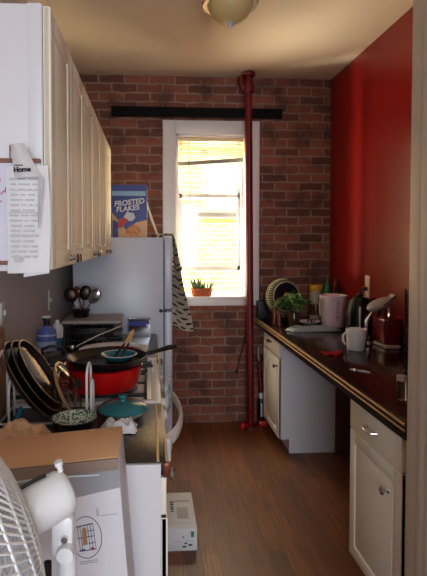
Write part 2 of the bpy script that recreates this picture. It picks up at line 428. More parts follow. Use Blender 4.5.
# planter on the sill
t = thing('succulent_planter', 'terracotta planter of spiky succulents on the window sill', 'planter', (.447, YB+.02, 1.1006))
MB().lathe([(0, 0), (.078, 0), (.085, .004), (.094, .052), (.099, .055), (.099, .068), (.092, .068), (.088, .056), (0, .056)], 32, sy=.5).build('pot', 'terracotta', t)
MB().lathe([(.086, .058), (0, .062)], 24, sy=.5).build('soil', 'soil', t)
random.seed(11)
for k in range(26):
    x = (random.random()-.5)*.15; y = (random.random()-.5)*.05; h = .05+.07*random.random(); dx = x*.5+(random.random()-.5)*.05; dy = (random.random()-.5)*.04
    MB().tube([(x, y, .058), (x+dx*.4, y+dy*.4, .058+h*.5), (x+dx, y+dy, .058+h)], [.006, .0075, .001], 7).build('leaf', 'succ', t)

# curtain rail board
t = thing('curtain_rail', 'long black curtain rail fixed to the brick above the window', 'curtain rail', (0, 0, 0))
MB().box(-.32, 1.12, YB-.085, YB-.06, 2.615, 2.694, .003).build('rail', 'railblack', t)
for x in (-.31, 1.09): MB().box(x, x+.02, YB-.06, YB, 2.63, 2.68, .002).build('bracket', 'black', t)

# red heating pipe
t = thing('heating_pipe', 'dark red floor to ceiling pipe standing in front of the window', 'pipe', (0, 0, 0))
MB().tube([(.846, 4.06, 0), (.832, 4.06, 1.3), (.814, 4.06, CEIL)], .031, 20).build('pipe', 'redpipe', t)
MB().lathe([(0, 2.935), (.05, 2.935), (.058, 2.945), (.058, 2.962), (.048, CEIL), (0, CEIL)], 20, T(.814, 4.06, 0)).build('ceiling_collar', 'redpipe', t)
MB().lathe([(.03, 2.80), (.042, 2.805), (.046, 2.83), (.046, 2.875), (.038, 2.90), (.03, 2.905)], 20, T(.815, 4.06, 0)).build('coupling', 'redpipe', t)
v = MB(); v.tube([(.815, 4.06, 2.85), (.775, 4.06, 2.852), (.757, 4.06, 2.868), (.752, 4.06, 2.90)], .021, 14).cyl((.752, 4.06, 2.895), (.752, 4.06, 2.935), .026).cyl((.752, 4.06, 2.87), (.752, 4.06, 2.885), .027)
v.build('valve_elbow', 'redpipe', t)
MB().lathe([(0, 0), (.06, 0), (.058, .012), (.035, .03), (0, .03)], 20, T(.846, 4.06, 0)).build('floor_collar', 'redpipe', t)
MB().cyl((.815, 4.04, .03), (.775, 4.0, .035), .018).ball((.765, 3.99, .036), .034, 14, sc=(.8, .8, 1)).build('drain_plug', 'redplastic', t)

# red upright sweeper behind the pipe
t = thing('upright_sweeper', 'slim red and black upright sweeper standing between pipe and cabinet', 'sweeper', (.945, 4.10, 0))
MB().box(-.028, .052, -.05, .05, 0.001, .05, .012).build('floor_head', 'redplastic', t)
MB().lathe([(0, .055), (.026, .06), (.034, .09), (.034, .20), (.024, .235), (0, .235)], 16).build('dust_cup', 'black', t)
MB().box(-.012, .004, -.0385, -.032, .085, .20, .002).build('window_strip', 'palelid', t)
MB().cyl((0, 0, .235), (0, 0, .285), .019).build('collar', 'white', t)
MB().tube([(0, 0, .285), (-.012, 0, .44), (-.02, 0, .56)], [.022, .017, .012], 12).build('handle_tube', 'redpipe', t)
MB().tube([(-.02, 0, .56), (-.028, 0, .60), (-.03, .0, .68)], .014, 10).build('grip', 'pewter', t)
tag(MB().tube([(.835, YB-.012, 1.0), (.83, YB-.01, .78), (.80, YB-.008, .65), (.762, YB-.007, .50), (.748, YB-.006, .43)], .006, 8).cyl((.752, YB-.008, .46), (.746, YB-.008, .425), .011).build('wall_cable', 'black'),
    'thin black cord hanging against the brick left of the red pipe', 'cord')

# ceiling lamp
t = thing('ceiling_lamp', 'ceiling lamp with amber glass bowl and pewter ring', 'ceiling lamp', (.446, 2.74, CEIL))
MB().lathe([(0, 0), (.10, 0), (.11, -.02), (.145, -.055), (.158, -.085), (.150, -.098), (.128, -.098), (.120, -.06), (0, -.05)], 40).build('ring', 'pewter', t)
MB().lathe([(.126, -.092), (.120, -.120), (.100, -.152), (.066, -.178), (.03, -.190), (0, -.192), (0, -.187), (.03, -.185), (.064, -.173), (.097, -.148), (.116, -.118), (.121, -.092)], 40).build('glass_bowl', 'amber', t)
MB().lathe([(0, -.19), (.022, -.19), (.024, -.198), (.014, -.206), (.013, -.213), (.006, -.226), (0, -.228)], 16).build('finial', 'palelid', t)

# ------------------------------------------------------------------ left upper cabinets
def panel_door(w, h, th=.02, rail=.055):
    """raised panel door lying in the yz plane, facing +x, from (0,0,0) to (th, w, h)"""
    d = MB(); d.box(0, th*.72, 0, w, 0, h)
    d.box(0, th, 0, rail, 0, h, .003); d.box(0, th, w-rail, w, 0, h, .003); d.box(0, th, rail-.004, w-rail+.004, 0, rail, .003); d.box(0, th, rail-.004, w-rail+.004, h-rail, h, .003)
    d.box(0, th*.92, rail+.014, w-rail-.014, rail+.014, h-rail-.014, .004)
    return d
ULAB = ['white wall cabinet nearest the camera, with whiteboard hung on its side', 'middle one of three white wall cabinets in a row on left wall', 'white wall cabinet at the far end, beside the cereal box']
UZ0, UZ1 = 1.482, 2.215
proto = None
def knob(d, parent, m='bronze', sc=1, name='knob'):
    return MB().lathe([(0, 0), (.011*sc, 0), (.010*sc, .003), (.005*sc, .008), (.006*sc, .016), (.013*sc, .021), (.015*sc, .026), (.011*sc, .031), (0, .033)], 14, d).build(name, m, parent)
for i in range(3):
    y0 = 1.385+i*.69
    if i == 0:
        t = thing('wall_cabinet', ULAB[0], 'wall cabinet', (XL, y0, UZ0), group='white wall cabinets'); proto = t
        c = MB().box(.001, .352, .001, .689, 0, UZ1-UZ0, .002); c.box(.35, .355, .0005, .6895, -.002, UZ1-UZ0+.001)
        c.box(.316, .353, -.004, .001, .306, UZ1-UZ0, .001)
        c.build('carcass', 'panel', t)
        for k in range(2):
            d = panel_door(.337, UZ1-UZ0-.008, .021); o = d.build('door', 'cab', t); o.location = (.357, .003+k*.346, .003)
            knob(AX((1, 0, 0), (.02, .337-.028 if k == 0 else .028, .024)), o, 'chrome', 1.15)
    else:
        t = copy_tree(proto); t.location = (XL, y0, UZ0); t['label'] = ULAB[i]

# whiteboard and papers hung on the near cabinet's end panel
YP = 1.385
t = thing('whiteboard', 'small wood-edged whiteboard with magenta writing on cabinet side', 'whiteboard', (0, YP, 0))
MB().box(-.62, -.302, -.010, -.0015, 1.508, 1.782).build('board', 'wb', t)
for z0, z1 in ((1.500, 1.511), (1.779, 1.791)): MB().box(-.622, -.300, -.016, -.0012, z0, z1, .002).build('frame_rail', 'brownframe', t)
b = MB()
def stroke(pts, r=.0016): b.tube([(x, -.0112, z) for x, z in pts], r, 5)
stroke([(-.432, 1.722), (-.425, 1.735), (-.420, 1.728), (-.418, 1.716), (-.412, 1.722), (-.408, 1.736)])
stroke([(-.440, 1.69), (-.425, 1.697), (-.418, 1.70)]); stroke([(-.416, 1.690), (-.410, 1.700), (-.405, 1.692), (-.400, 1.704), (-.396, 1.698), (-.393, 1.712)])
stroke([(-.428, 1.672), (-.42, 1.684), (-.413, 1.668), (-.405, 1.676)]); stroke([(-.442, 1.66), (-.436, 1.668), (-.424, 1.655)])
for k in range(3): stroke([(-.56+.01*j, 1.73-.035*k+.008*((j*7+k) % 3)) for j in range(11)])
b.build('marker_writing', 'pinkink', t)
t = thing('hanging_paper', 'long printed white sheet hanging over the whiteboard edge', 'paper', (0, YP, 0))
MB().sheet(lambda u, v: (-.388+.113*u+.004*sin(3*v), -.030-.012*sin(PI*u)-.006*sin(5*v+2*u), 1.765-.288*v+.004*u), 10, 16, .0008).build('sheet', 'paper', t)
MB().sheet(lambda u, v: (-.345+.069*u, -.022-.004*sin(4*u), 1.53-.063*v+.010*u), 6, 4, .0008).build('folded_foot', 'paper', t)
b = MB()
for k in range(16):
    z = 1.730-k*.0138; x0 = -.374+.004*random.random()
    while x0 < -.305:
        ww = .010+.022*random.random(); b.box(x0, min(x0+ww, -.300), -.0505, -.0497, z-.0022, z+.0022); x0 += ww+.006
for k in range(3): b.box(-.375, -.295, -.0507, -.0498, 1.70-.06*k, 1.702-.06*k)
b.box(-.362, -.341, -.0512, -.0498, 1.509, 1.521)
b.build('printed_lines', 'printgrey', t)
MB().sheet(lambda u, v: (-.298+.018*u*(1-v*.8), -.052-.012*u, 1.735-.135*v), 3, 8, .0008).build('curled_edge', 'paper2', t)
t = thing('curled_receipt', 'curled paper strip with bold dark heading above the long sheet', 'paper', (0, YP, 0))
MB().sheet(lambda u, v: (-.366+.034*u+.012*v+.034*v*u, -.062-.012*sin(PI*u)-.004*v, 1.818-.088*v+.004*u), 8, 8, .0008).build('strip', 'paper2', t)
text('Home', .0175, 'bold_heading', 'ink', t, T(-.332, -.0785, 1.746) @ Matrix.Rotation(-.06, 4, 'Y') @ FRONT, .0005, .0010)
b = MB(); b.box(-.352, -.330, -.0782, -.0776, 1.7615, 1.764); b.build('heading_rule', 'ink', t)
MB().box(-.3685, -.3655, -.066, -.060, 1.775, 1.817, .001).build('brown_edge', 'brownframe', t)

# ------------------------------------------------------------------ left base run
def gold_edge(parent, x, y0, y1, z, s=1, name='gold_strip'):
    MB().cyl((x, y0, z), (x, y1, z), .0065, n=10).build(name, 'goldlight', parent)
# near base cabinet
t = thing('base_cabinet', 'white base cabinet under the speckled counter, behind the cardboard box', 'base cabinet', (0, 1.425, 0))
MB().prism([(XL+.001, 0), (-.05, 0), (-.05, .10), (.025, .10), (.025, .873), (XL+.001, .873)], 'y', 0, .53).prism([(XL+.001, 0), (-.05, 0), (-.05, .10), (.030, .10), (.030, .912), (XL+.001, .912)], 'y', -.008, -.0005).build('carcass', 'panel', t)
o = MB().box(.027, .047, .002, .528, .755, .868, .003).build('drawer', 'cab', t)
knob(AX((1, 0, 0), (.047, .13, .82)), o, 'chrome', 1.25)
d = panel_door(.526, .638, .02); o = d.build('door', 'cab', t); o.location = (.031, .002, .108)
knob(AX((1, 0, 0), (.02, .48, .53)), o, 'chrome', 1)
t = thing('countertop', 'black speckled countertop with gold edging, left of the room entrance', 'countertop', (0, 0, 0))
MB().box(XL+.001, .045, 1.426, 1.957, .8735, Z, .004).build('slab', 'granite', t)
for z in (.904, .884): gold_edge(t, .046, 1.428, 1.955, z)
MB().box(.018, .026, 1.43, 1.955, Z, Z+.0025, .001).build('inlaid_strip', 'goldlight', t)
MB().box(.036, .058, 1.414, 1.43, .872, .916, .004).build('corner_cap', 'copper', t)

# far base cabinet + counter
t = thing('base_cabinet', 'white base cabinet between the stove and the fridge', 'base cabinet', (0, 2.735, 0))
MB().prism([(XL+.001, 0), (-.05, 0), (-.05, .10), (.025, .10), (.025, .873), (XL+.001, .873)], 'y', 0, .74).build('carcass', 'panel', t)
for k in range(2):
    d = panel_door(.366, .765, .02); o = d.build('door', 'cab', t); o.location = (.025, .002+k*.37, .104)
    knob(AX((1, 0, 0), (.02, .33 if k == 0 else .036, .7)), o, 'chrome')
t = thing('countertop', 'dark countertop strip between the stove and the fridge', 'countertop', (0, 0, 0))
MB().box(XL+.001, .045, 2.731, 3.476, .8735, Z, .004).build('slab', 'granite', t)
for z in (.904, .884): gold_edge(t, .046, 2.735, 3.474, z)

# stove
t = thing('stove', 'white gas stove with black grates holding the pots', 'stove', (0, 1.963, 0))
SW = .762
MB().box(XL+.002, .02, .001, SW-.001, .02, .895, .004).build('body', 'enamel', t)
b = MB(); b.box(XL+.002, .035, 0, SW, .895, .9145, .005); b.box(XL+.002, XL+.06, 0, SW, .9145, .99, .006); b.box(.005, .035, 0, SW, .9145, .921, .003); b.box(XL+.06, .01, 0, .03, .9145, .921, .003); b.box(XL+.06, .01, SW-.03, SW, .9145, .921, .003)
b.build('cooktop', 'enamel', t)
BU = [(-.155, .20), (-.155, .56), (-.45, .20), (-.45, .56)]
for x, y in BU:
    MB().lathe([(0, .915), (.095, .915), (.10, .918), (.09, .9165), (.05, .916), (.048, .926), (.03, .930), (0, .930)], 24, T(x, y, 0)).build('burner', 'steel', t)
for y in (.20, .56):
    g = MB()
    for x in (-.155, -.45):
        x0, x1, a, c = x-.135, x+.135, y-.165, y+.165
        for p in ((x0, a, x1, a), (x0, c, x1, c), (x0, a, x0, c), (x1, a, x1, c)):
            g.box(min(p[0], p[2])-.006, max(p[0], p[2])+.006, min(p[1], p[3])-.006, max(p[1], p[3])+.006, .930, .945, .002)
        for a_ in range(4):
            q = a_*PI/2
            p0 = (x+.035*cos(q), y+.035*sin(q)); p1 = (x+(.135 if a_ % 2 == 0 else 0)*cos(q), y+(.165 if a_ % 2 else 0)*sin(q))
            g.box(min(p0[0], p1[0])-.005, max(p0[0], p1[0])+.005, min(p0[1], p1[1])-.005, max(p0[1], p1[1])+.005, .934, .9445, .002)
        for px in (x0, x1):
            for py in (a, c): g.box(px-.006, px+.006, py-.006, py+.006, .9155, .932)
    g.build('grate', 'iron', t)
o = MB().box(.02, .05, .012, SW-.012, .20, .70, .008).build('oven_door', 'enamel', t)
MB().box(.05, .052, .13, SW-.13, .32, .58, .001).build('oven_window', 'black', o)
h = MB(); pts = [(.05, .03, .73)]+[(.05+.095*sin(PI*f)**.5, .03+(SW-.06)*f, .745) for f in [i/14 for i in range(1, 14)]]+[(.05, SW-.03, .73)]
h.tube(pts, .030, 12, flat=(0, 0, 1)); h.box(.045, .085, .015, .055, .66, .76, .01); h.box(.045, .085, SW-.055, SW-.015, .66, .76, .01)
h.build('oven_handle', 'enamel', o)
MB().box(.02, .046, .005, SW-.005, .72, .89, .006).build('control_panel', 'enamel', t)
for y in (.10, .26, .50, .66): MB().lathe([(0, 0), (.02, 0), (.018, .022), (0, .024)], 16, AX((1, 0, 0), (.046, y, .83))).build('control_knob', 'enamel', t)
MB().box(.02, .048, .012, SW-.012, .04, .19, .006).build('broiler_drawer', 'enamel', t)
# crumpled plastic tucked on the oven handle
random.seed(3)
tag(MB().sheet(lambda u, v: (.070+.030*u+.006*noise.noise(Vector((u*5, v*8, 1))), 2.26+.13*u+.03*noise.noise(Vector((u*4, v*6, 4))), .905-.155*v+.015*noise.noise(Vector((u*7, v*7, 9)))), 10, 18, .004).build('plastic_bag', 'foil'),
    'crinkled pale plastic bag tucked over the white oven handle', 'plastic bag')

# fridge
t = thing('fridge', 'pale white fridge standing between counter and brick wall', 'fridge', (0, 3.49, 0))
MB().box(-.545, .095, 0, .68, .03, 1.60, .008).build('body', 'fridge', t)
b = MB(); [b.cyl((x, y, 0), (x, y, .03), .02, n=10) for x in (-.50, .05) for y in (.06, .62)]; b.build('feet', 'black', t)
MB().box(.10, .158, .001, .68, 1.085, 1.60, .012).build('freezer_door', 'fridge', t)
MB().box(.10, .158, .001, .68, .06, 1.07, .012).build('fridge_door', 'fridge', t)
MB().box(.07, .115, -.014, 0, 1.070, 1.084, .002).cyl((.075, -.014, 1.077), (.075, .0, 1.077), .013, n=12).build('hinge', 'black', t)
# printed towel
def tw(u, v):
    out = .142*v*(1-u)
    return (.168+out+.004*sin(9*v+6*u), 3.515+.22*u+.012*sin(7*v)*(1-u), 1.622-.70*v-.012*sin(5*u))
t = thing('tea_towel', 'beige towel with small dark animal print hanging off the fridge corner', 'towel', (0, 0, 0))
MB().sheet(tw, 12, 24, .004, uv=lambda u, v: (.16*v*(1-u)+.05*u+.01, .70*(1-v))).build('hanging_fold', 'towel', t)
MB().sheet(lambda u, v: (.168-.13*v, 3.52+.20*u, 1.624-.004*v+.006*sin(6*u+4*v)), 8, 6, .004, uv=lambda u, v: (.22*u, .72+.13*v)).build('top_fold', 'towel', t)

# cereal box
t = thing('cereal_box', 'blue frosted cereal box standing on top of the fridge', 'cereal box', (-.155, 3.72, 1.6003))
MB().box(-.132, .132, 0, .07, 0, .398, .0015).build('carton', 'carton', t)
fr = MB(); fr.box(-.131, .131, -.0012, .0005, .001, .397); fr.build('front_print', 'cerealblue', t)
MB().box(-.131, .122, -.0020, -.0010, .315, .350).build('banner', 'cerealpale', t)
b = MB(); b.prism([(-.131, .0015), (.131, .0015), (.131, .135), (.05, .115), (-.03, .06), (-.09, .14), (-.131, .19)], 'y', -.0019, -.0010); b.build('lower_print', 'cerealtan', t)
b = MB(); b.prism([(-.105, .075), (-.06, .075), (-.005, .13), (-.03, .15), (-.075, .145)], 'y', -.0026, -.0017); b.build('red_splash', 'cerealred', t)
b = MB(); b.prism([(-.127, .002), (-.085, .002), (-.09, .12), (-.127, .135)], 'y', -.0026, -.0017); b.build('blue_splash', 'cerealblue', t)
b = MB()
for k in range(26):
    a = random.random()*6.28; r = .048*math.sqrt(random.random())
    b.ball((.025+r*cos(a)*1.1, -.002, .055+r*sin(a)*.75), .010, 8, sc=(1, .12, .7), mtx=Matrix.Rotation(random.random()*3, 4, 'Y'))
b.build('flake_print', 'flake', t)
MB().prism([(-.045, .150), (-.02, .195), (.03, .185), (.045, .15), (.02, .125), (-.02, .125)], 'y', -.0019, -.0011).build('white_splash', 'paper', t)
R5 = Matrix.Rotation(-.12, 4, 'Y')
text('FROSTED', .054, 'brand_lettering', 'paper', t, T(.0, -.0022, .248) @ R5 @ FRONT, .0006, .0016, .15)
text('FLAKES', .054, 'brand_lettering', 'paper', t, T(-.012, -.0022, .202) @ R5 @ FRONT, .0006, .0016, .15)
tag(MB().tube([(.062, 3.812, 1.605), (-.018, 3.812, 1.838), (-.026, 3.812, 1.87)], .0085, 10).ball((-.027, 3.812, 1.873), .010, 10).build('white_rod', 'cream'),
    'thin cream rod leaning on the cereal box on top of the fridge', 'rod')

# switch plates on the grey wall
for y, z0, z1, l, s in ((2.20, 1.205, 1.30, 'pale wall plate on grey wall above the cutting board', .08), (3.20, 1.125, 1.262, 'narrow pale wall plate on grey wall above the soap bottle', .06)):
    t = thing('wall_plate', l, 'wall plate', (XL, y, 0))
    MB().box(0, .007, -s/2, s/2, z0, z1, .003).build('plate', 'switchplate', t)
    MB().box(.006, .016, -.006, .006, (z0+z1)/2-.012, (z0+z1)/2+.012, .002).build('toggle', 'switchplate', t)

# ------------------------------------------------------------------ on the left counter and stove
ZG = .945+E
# cutting board
t = thing('cutting_board', 'brown wooden cutting board propped against the grey wall', 'cutting board', (-.554, 1.56, Z+E), (0, -.10, 0))
b = MB(); b.box(-.012, .012, 0, .40, 0, .318, .006); b.build('board', 'board', t)

# pan rack (white wire)
t = thing('pan_rack', 'white wire rack holding pans upright on the near counter', 'pan rack', (0, 0, Z+E))
b = MB()
for y in (1.75, 1.93): b.tube([(-.535, y, .005), (-.21, y, .005)], .004, 8)
for x in (-.535, -.21): b.tube([(x, 1.75, .005), (x, 1.93, .005)], .004, 8)
b.build('base_wire', 'wire', t)
def hoop(x, y0, y1, h, dx=0):
    pts = [(x, y0, .005), (x, y0, h-.04)]+[(x+dx*.5, (y0+y1)/2-(y1-y0)/2*cos(a), h-.04+.04*sin(a)) for a in [PI*i/8 for i in range(1, 8)]]+[(x, y1, h-.04), (x, y1, .005)]
    MB().tube(pts, .0046, 8).build('divider_hoop', 'wire', t)
for x, y0, y1, h in ((-.535, 1.75, 1.86, .255), (-.505, 1.77, 1.84, .15), (-.228, 1.76, 1.88, .20), (-.215, 1.78, 1.85, .14)): hoop(x, y0, y1, h)

# skillets filed on edge, leaning left
NP = Vector((.83, .06, .555)).normalized()
def disc_pan(name, label, c, r, depth, m_in, group=None, handle=True):
    t = thing(name, label, 'skillet', c, group=group)
    t.rotation_euler = NP.to_track_quat('Z', 'Y').to_euler()
    prof = [(0, -depth), (r*.80, -depth), (r*.86, -depth+.006), (r, 0), (r+.002, .002), (r-.004, .002), (r*.83, -depth+.007), (r*.78, -depth+.004), (0, -depth+.004)]
    MB().lathe(prof[:5], 44).lathe([(r+.002, .002), (r-.004, .002), (r*.86, -depth+.010)], 44).build('pan_body', 'pan', t)
    MB().lathe([(r*.86, -depth+.010), (r*.78, -depth+.006), (0, -depth+.006)], 44).build('cooking_surface', m_in, t)
    MB().lathe([(r+.0025, .0005), (r+.003, .003), (r-.001, .004), (r-.005, .003)], 44).build('rim', 'panrim', t)
    return t
cp = Vector((-.395, 1.76, 1.093))
labs = ['largest black skillet filed on edge in the wire rack, nearest the cutting board', 'middle black skillet of the three filed on edge in the rack', 'black skillet with painted brown sheen inside, on top of the nested skillets in the rack']
for k, (r, off) in enumerate(((.160, -.030), (.148, .002), (.132, .033))):
    o = disc_pan('skillet', labs[k], cp+NP*off+Vector((-.01*k, 0, -.004*k)), r, .024, 'pansheen' if k == 2 else 'pan', group='skillets filed in the wire rack')
# handles of nested pans run down and back
tag(MB().tube([(-.462, 1.637, .926), (-.436, 1.627, .985), (-.422, 1.62, 1.02)], [.010, .011, .007], 10).build('spatula', 'blue'),
    'blue spatula handle sticking up beside the black skillets in the rack', 'spatula')
# glass lid filed on edge
t = thing('glass_lid', 'glass pot lid filed on edge in front of the red pot', 'lid', (-.305, 1.825, 1.022))
t.rotation_euler = Vector((.89, -.05, .41)).normalized().to_track_quat('Z', 'Y').to_euler()
MB().lathe([(.100, 0), (.09, .010), (.06, .020), (.02, .025), (0, .0255)], 36).build('glass_dome', 'lidglass', t)
MB().lathe([(.097, -.004), (.104, -.004), (.106, .003), (.097, .005)], 36).build('steel_rim', 'gold', t)
MB().lathe([(0, .025), (.008, .026), (.008, .036), (.018, .042), (.018, .05), (0, .054)], 16).build('knob', 'pan', t)

# red pot with skillet
t = thing('red_pot', 'bright red cooking pot on the front burner of the stove', 'pot', (-.205, 2.105, ZG), scale=(1.12, 1.12, 1.12))
MB().lathe([(0, 0), (.118, 0), (.130, .006), (.146, .045), (.150, .083), (.154, .086), (.150, .088), (.145, .083), (.140, .045), (.124, .010), (0, .006)], 44).build('body', 'redpot', t)
for a in (.15, PI+.15):
    MB().tube([(.149*cos(a-.16), .149*sin(a-.16), .072)]+[(.190*cos(a+d), .190*sin(a+d), .074) for d in (-.12, 0, .12)]+[(.149*cos(a+.16), .149*sin(a+.16), .072)], .006, 8).build('loop_handle', 'pan', t)
t = thing('skillet', 'black skillet set on top of the bright red pot, handle to the right', 'skillet', (-.185, 2.105, ZG+.0992), (0, 0, 0), scale=(1.06, 1.06, 1))
MB().lathe([(0, 0), (.135, 0), (.145, .006), (.160, .032), (.163, .034), (.158, .035), (.141, .008), (.13, .004), (0, .004)], 44).build('pan_body', 'pan', t)
MB().tube([(.155, .03, .030), (.175, .036, .034), (.19, .04, .036)], .010, 10).build('handle_bracket', 'pan', t)
MB().tube([(.180, .036, .034), (.21, .045, .041), (.25, .055, .050), (.285, .062, .054)], [.012, .014, .015, .011], 12, flat=(0, 1, 0)).tube([(.185, .037, .036), (.25, .055, .051), (.285, .062, .055)], [.008, .011, .009], 10).build('handle', 'black', t)
t = thing('teal_bowl', 'shallow teal bowl with pale rim resting inside the black skillet', 'bowl', (-.137, 2.135, ZG+.1040), scale=(.9, .9, .9))
MB().lathe([(0, 0), (.050, 0), (.060, .004), (.082, .026), (.086, .030), (.083, .032), (.058, .010), (0, .008)], 36).build('bowl', 'teal', t)
MB().lathe([(.085, .029), (.088, .031), (.084, .034), (.081, .031)], 36).build('rim', 'palelid', t)
t = thing('tongs', 'wooden handled tongs lying in the teal bowl on the stove', 'tongs', (-.137, 2.135, ZG+.1134))
for d in (-.012, .012):
    o = MB().tube([(-.005+d, -.03, .005), (.012+d, .03, .028), (.03+d*.8, .07, .048)], .0045, 8).build('arm', 'pan', t)
    MB().tube([(.03+d*.8, .07, .048), (.05+d*.3, .13, .082), (.058, .15, .094)], [.005, .007, .005], 8).build('wooden_grip', 'spoonwood', o)

# red pan behind, pale rim
t = thing('red_pan', 'red pan with broad pale rim on the stove burner behind the red pot', 'pan', (-.190, 2.545, ZG))
MB().lathe([(0, 0), (.125, 0), (.135, .006), (.150, .055), (.151, .058), (.149, .056), (.128, .014), (0, .010)], 40).build('body', 'redpot', t)
MB().lathe([(.148, .052), (.176, .062), (.178, .066), (.150, .060), (.140, .035), (.138, .035)], 40).build('pale_rim', 'enamel', t)
# dark pot with glass lid
t = thing('stock_pot', 'dark pot under a glass lid on the stove burner by the wall', 'pot', (-.462, 2.36, ZG))
MB().lathe([(0, 0), (.105, 0), (.112, .006), (.116, .058), (.119, .06), (.114, .06), (.108, .008), (0, .006)], 36).build('body', 'pan', t)
o = MB().lathe([(.116, .061), (.123, .061), (.123, .065), (.10, .078), (.05, .088), (0, .090), (0, .086), (.05, .084), (.098, .074)], 36).build('lid', 'lidglass', t)
MB().lathe([(.115, .0605), (.124, .0605), (.125, .066), (.117, .067)], 36).build('lid_rim', 'steel', o)
MB().tube([(-.045, -.02, .086), (-.05, -.025, .112), (-.01, -.02, .126), (.04, -.01, .118), (.055, 0, .095), (.05, 0, .083)], .0065, 10).build('lid_handle', 'black', o)

# lidded dish
t = thing('lidded_dish', 'pale dish with teal glazed lid on the near counter edge', 'dish', (-.103, 1.825, Z+E), scale=(1, 1, .86))
MB().lathe([(0, 0), (.060, 0), (.066, .004), (.086, .026), (.090, .030), (.085, .030), (.064, .008), (0, .006)], 40).build('dish', 'palelid', t)
o = MB().lathe([(.093, .0305), (.094, .034), (.084, .046), (.055, .060), (.02, .066), (0, .067), (0, .062), (.052, .056), (.08, .043), (.09, .0305)], 40).build('lid', 'teal', t)
MB().lathe([(0, .066), (.012, .066), (.011, .074), (.018, .083), (.017, .091), (0, .095)], 20).build('lid_knob', 'teal', o)
# bowl
t = thing('small_bowl', 'small black bowl with speckled green white inside on the near counter', 'bowl', (-.254, 1.643, Z+E))
MB().lathe([(0, 0), (.036, 0), (.040, .004), (.066, .034), (.076, .062), (.075, .064)], 40).build('outer_glaze', 'black', t)
MB().lathe([(.075, .064), (.072, .062), (.062, .036), (.036, .012), (0, .009)], 40).build('inner_glaze', 'bowl', t)
# wrapper and paper bag
def crumple(x0, x1, y0, y1, z, amp, f, seed, th=.003, nu=18, nv=18, hump=0):
    def fn(u, v):
        e = min(1, 6*min(u, 1-u, v, 1-v)+.08)
        n_ = abs(noise.noise(Vector((u*f, v*f, seed))))+.5*abs(noise.noise(Vector((u*f*2.3, v*f*2.3, seed+5))))
        return (x0+(x1-x0)*u+.01*noise.noise(Vector((v*5, seed, 0))), y0+(y1-y0)*v+.01*noise.noise(Vector((u*5, seed, 3))), z+th+amp*n_*e+hump*max(0, e-.08)*(1-.15*abs(2*u-1)))
    return MB().sheet(fn, nu, nv, th)
tag(crumple(-.172, -.050, 1.64, 1.725, Z, .034, 4, 2.2, hump=.012).build('paper_wrapper', 'paper'), 'crumpled white wrapper in front of the teal lidded dish', 'wrapper')
t = tag(crumple(-.492, -.315, 1.44, 1.61, Z, .030, 3.4, 7.1, nu=26, nv=22, hump=.062).build('paper_bag', 'paperbag', angle=25), 'crumpled flat brown paper bag on the counter behind the cardboard box', 'paper bag')

# soap bottles
t = thing('soap_bottle', 'blue dish soap bottle with black cap standing by the grey wall', 'bottle', (-.583, 2.795, Z+E))
MB().lathe([(0, 0), (.050, 0), (.053, .006), (.053, .135), (.048, .155), (.026, .175), (.018, .182), (0, .182)], 28).build('bottle', 'soap', t)
MB().lathe([(.0535, .03), (.0538, .032), (.0538, .095), (.0535, .097)], 28).lathe([(.0535, .125), (.054, .127), (.054, .133), (.0535, .135)], 28).build('label', 'soaplabel', t)
o = MB().cyl((0, 0, .182), (0, 0, .212), .017).box(-.022, .022, -.012, .012, .210, .222, .004).build('cap', 'black', t)
MB().lathe([(0, .222), (.018, .222), (.028, .228), (.024, .236), (0, .238)], 16).build('nozzle', 'white', o)
t = thing('spray_bottle', 'small white bottle with blue base behind the blue soap bottle', 'bottle', (-.555, 2.96, Z+E))
MB().lathe([(0, 0), (.034, 0), (.036, .004), (.036, .08), (.035, .082)], 20).build('base_band', 'blue', t)
MB().lathe([(.035, .082), (.036, .13), (.028, .155), (.014, .168), (.013, .185), (0, .185)], 20).build('bottle', 'white', t)

# dish rack shelf with utensils
t = thing('drying_rack', 'wire drying rack with pale top tray standing beside the fridge', 'drying rack', (0, 0, Z+E))
b = MB()
for x in (-.54, -.20):
    for y in (3.10, 3.38): b.tube([(x, y, 0), (x, y, .137)], .004, 8)
for z in (.03, .08):
    for y in (3.10, 3.38): b.tube([(-.54, y, z), (-.20, y, z)], .003, 6)
    for x in (-.54, -.20): b.tube([(x, 3.10, z), (x, 3.38, z)], .003, 6)
for k in range(9): b.tube([(-.515+.036*k, 3.10, .005), (-.515+.036*k, 3.10, .136)], .0022, 6)
b.build('wire_frame', 'steel', t)
MB().box(-.555, -.185, 3.085, 3.395, .137, .157, .006).build('top_tray', 'jar_label', t)
o = tag(MB().box(-.50, -.24, 3.14, 3.36, 0, .105, .01).build('black_tin', 'black'), 'dark tin box tucked inside the wire drying rack', 'tin'); o.location.z = Z+.0012
t = thing('utensil_pot', 'dark utensil pot standing on the pale tray by the fridge', 'utensil pot', (-.455, 3.25, Z+.158))
MB().lathe([(0, 0), (.042, 0), (.048, .004), (.056, .045), (.062, .05), (.056, .05), (.044, .006), (0, .005)], 24).build('pot', 'bronze', t)
def utensil(name, label, cat, base, tip, head, m, mh):
    t = thing(name, label, cat, base)
    d = Vector(tip)-Vector(base)
    MB().tube([(0, 0, 0), d*.6, d], [.005, .0045, .0055], 8).build('handle', m, t)
    o = MB().ball(d+d.normalized()*head[2]*.85, 1, 18, sc=(head[0], head[1], head[2]), mtx=AX(d) @ Matrix.Rotation(head[3], 4, 'Z')).build('head', mh, t); return t
ub = Z+.158+.0075; UR = PI/2
utensil('ladle', 'dark ladle leaning left in the utensil pot by the wall', 'ladle', (-.475, 3.23, ub), (-.505, 3.23, ub+.10), (.042, .014, .050, UR), 'bronze', 'bronze')
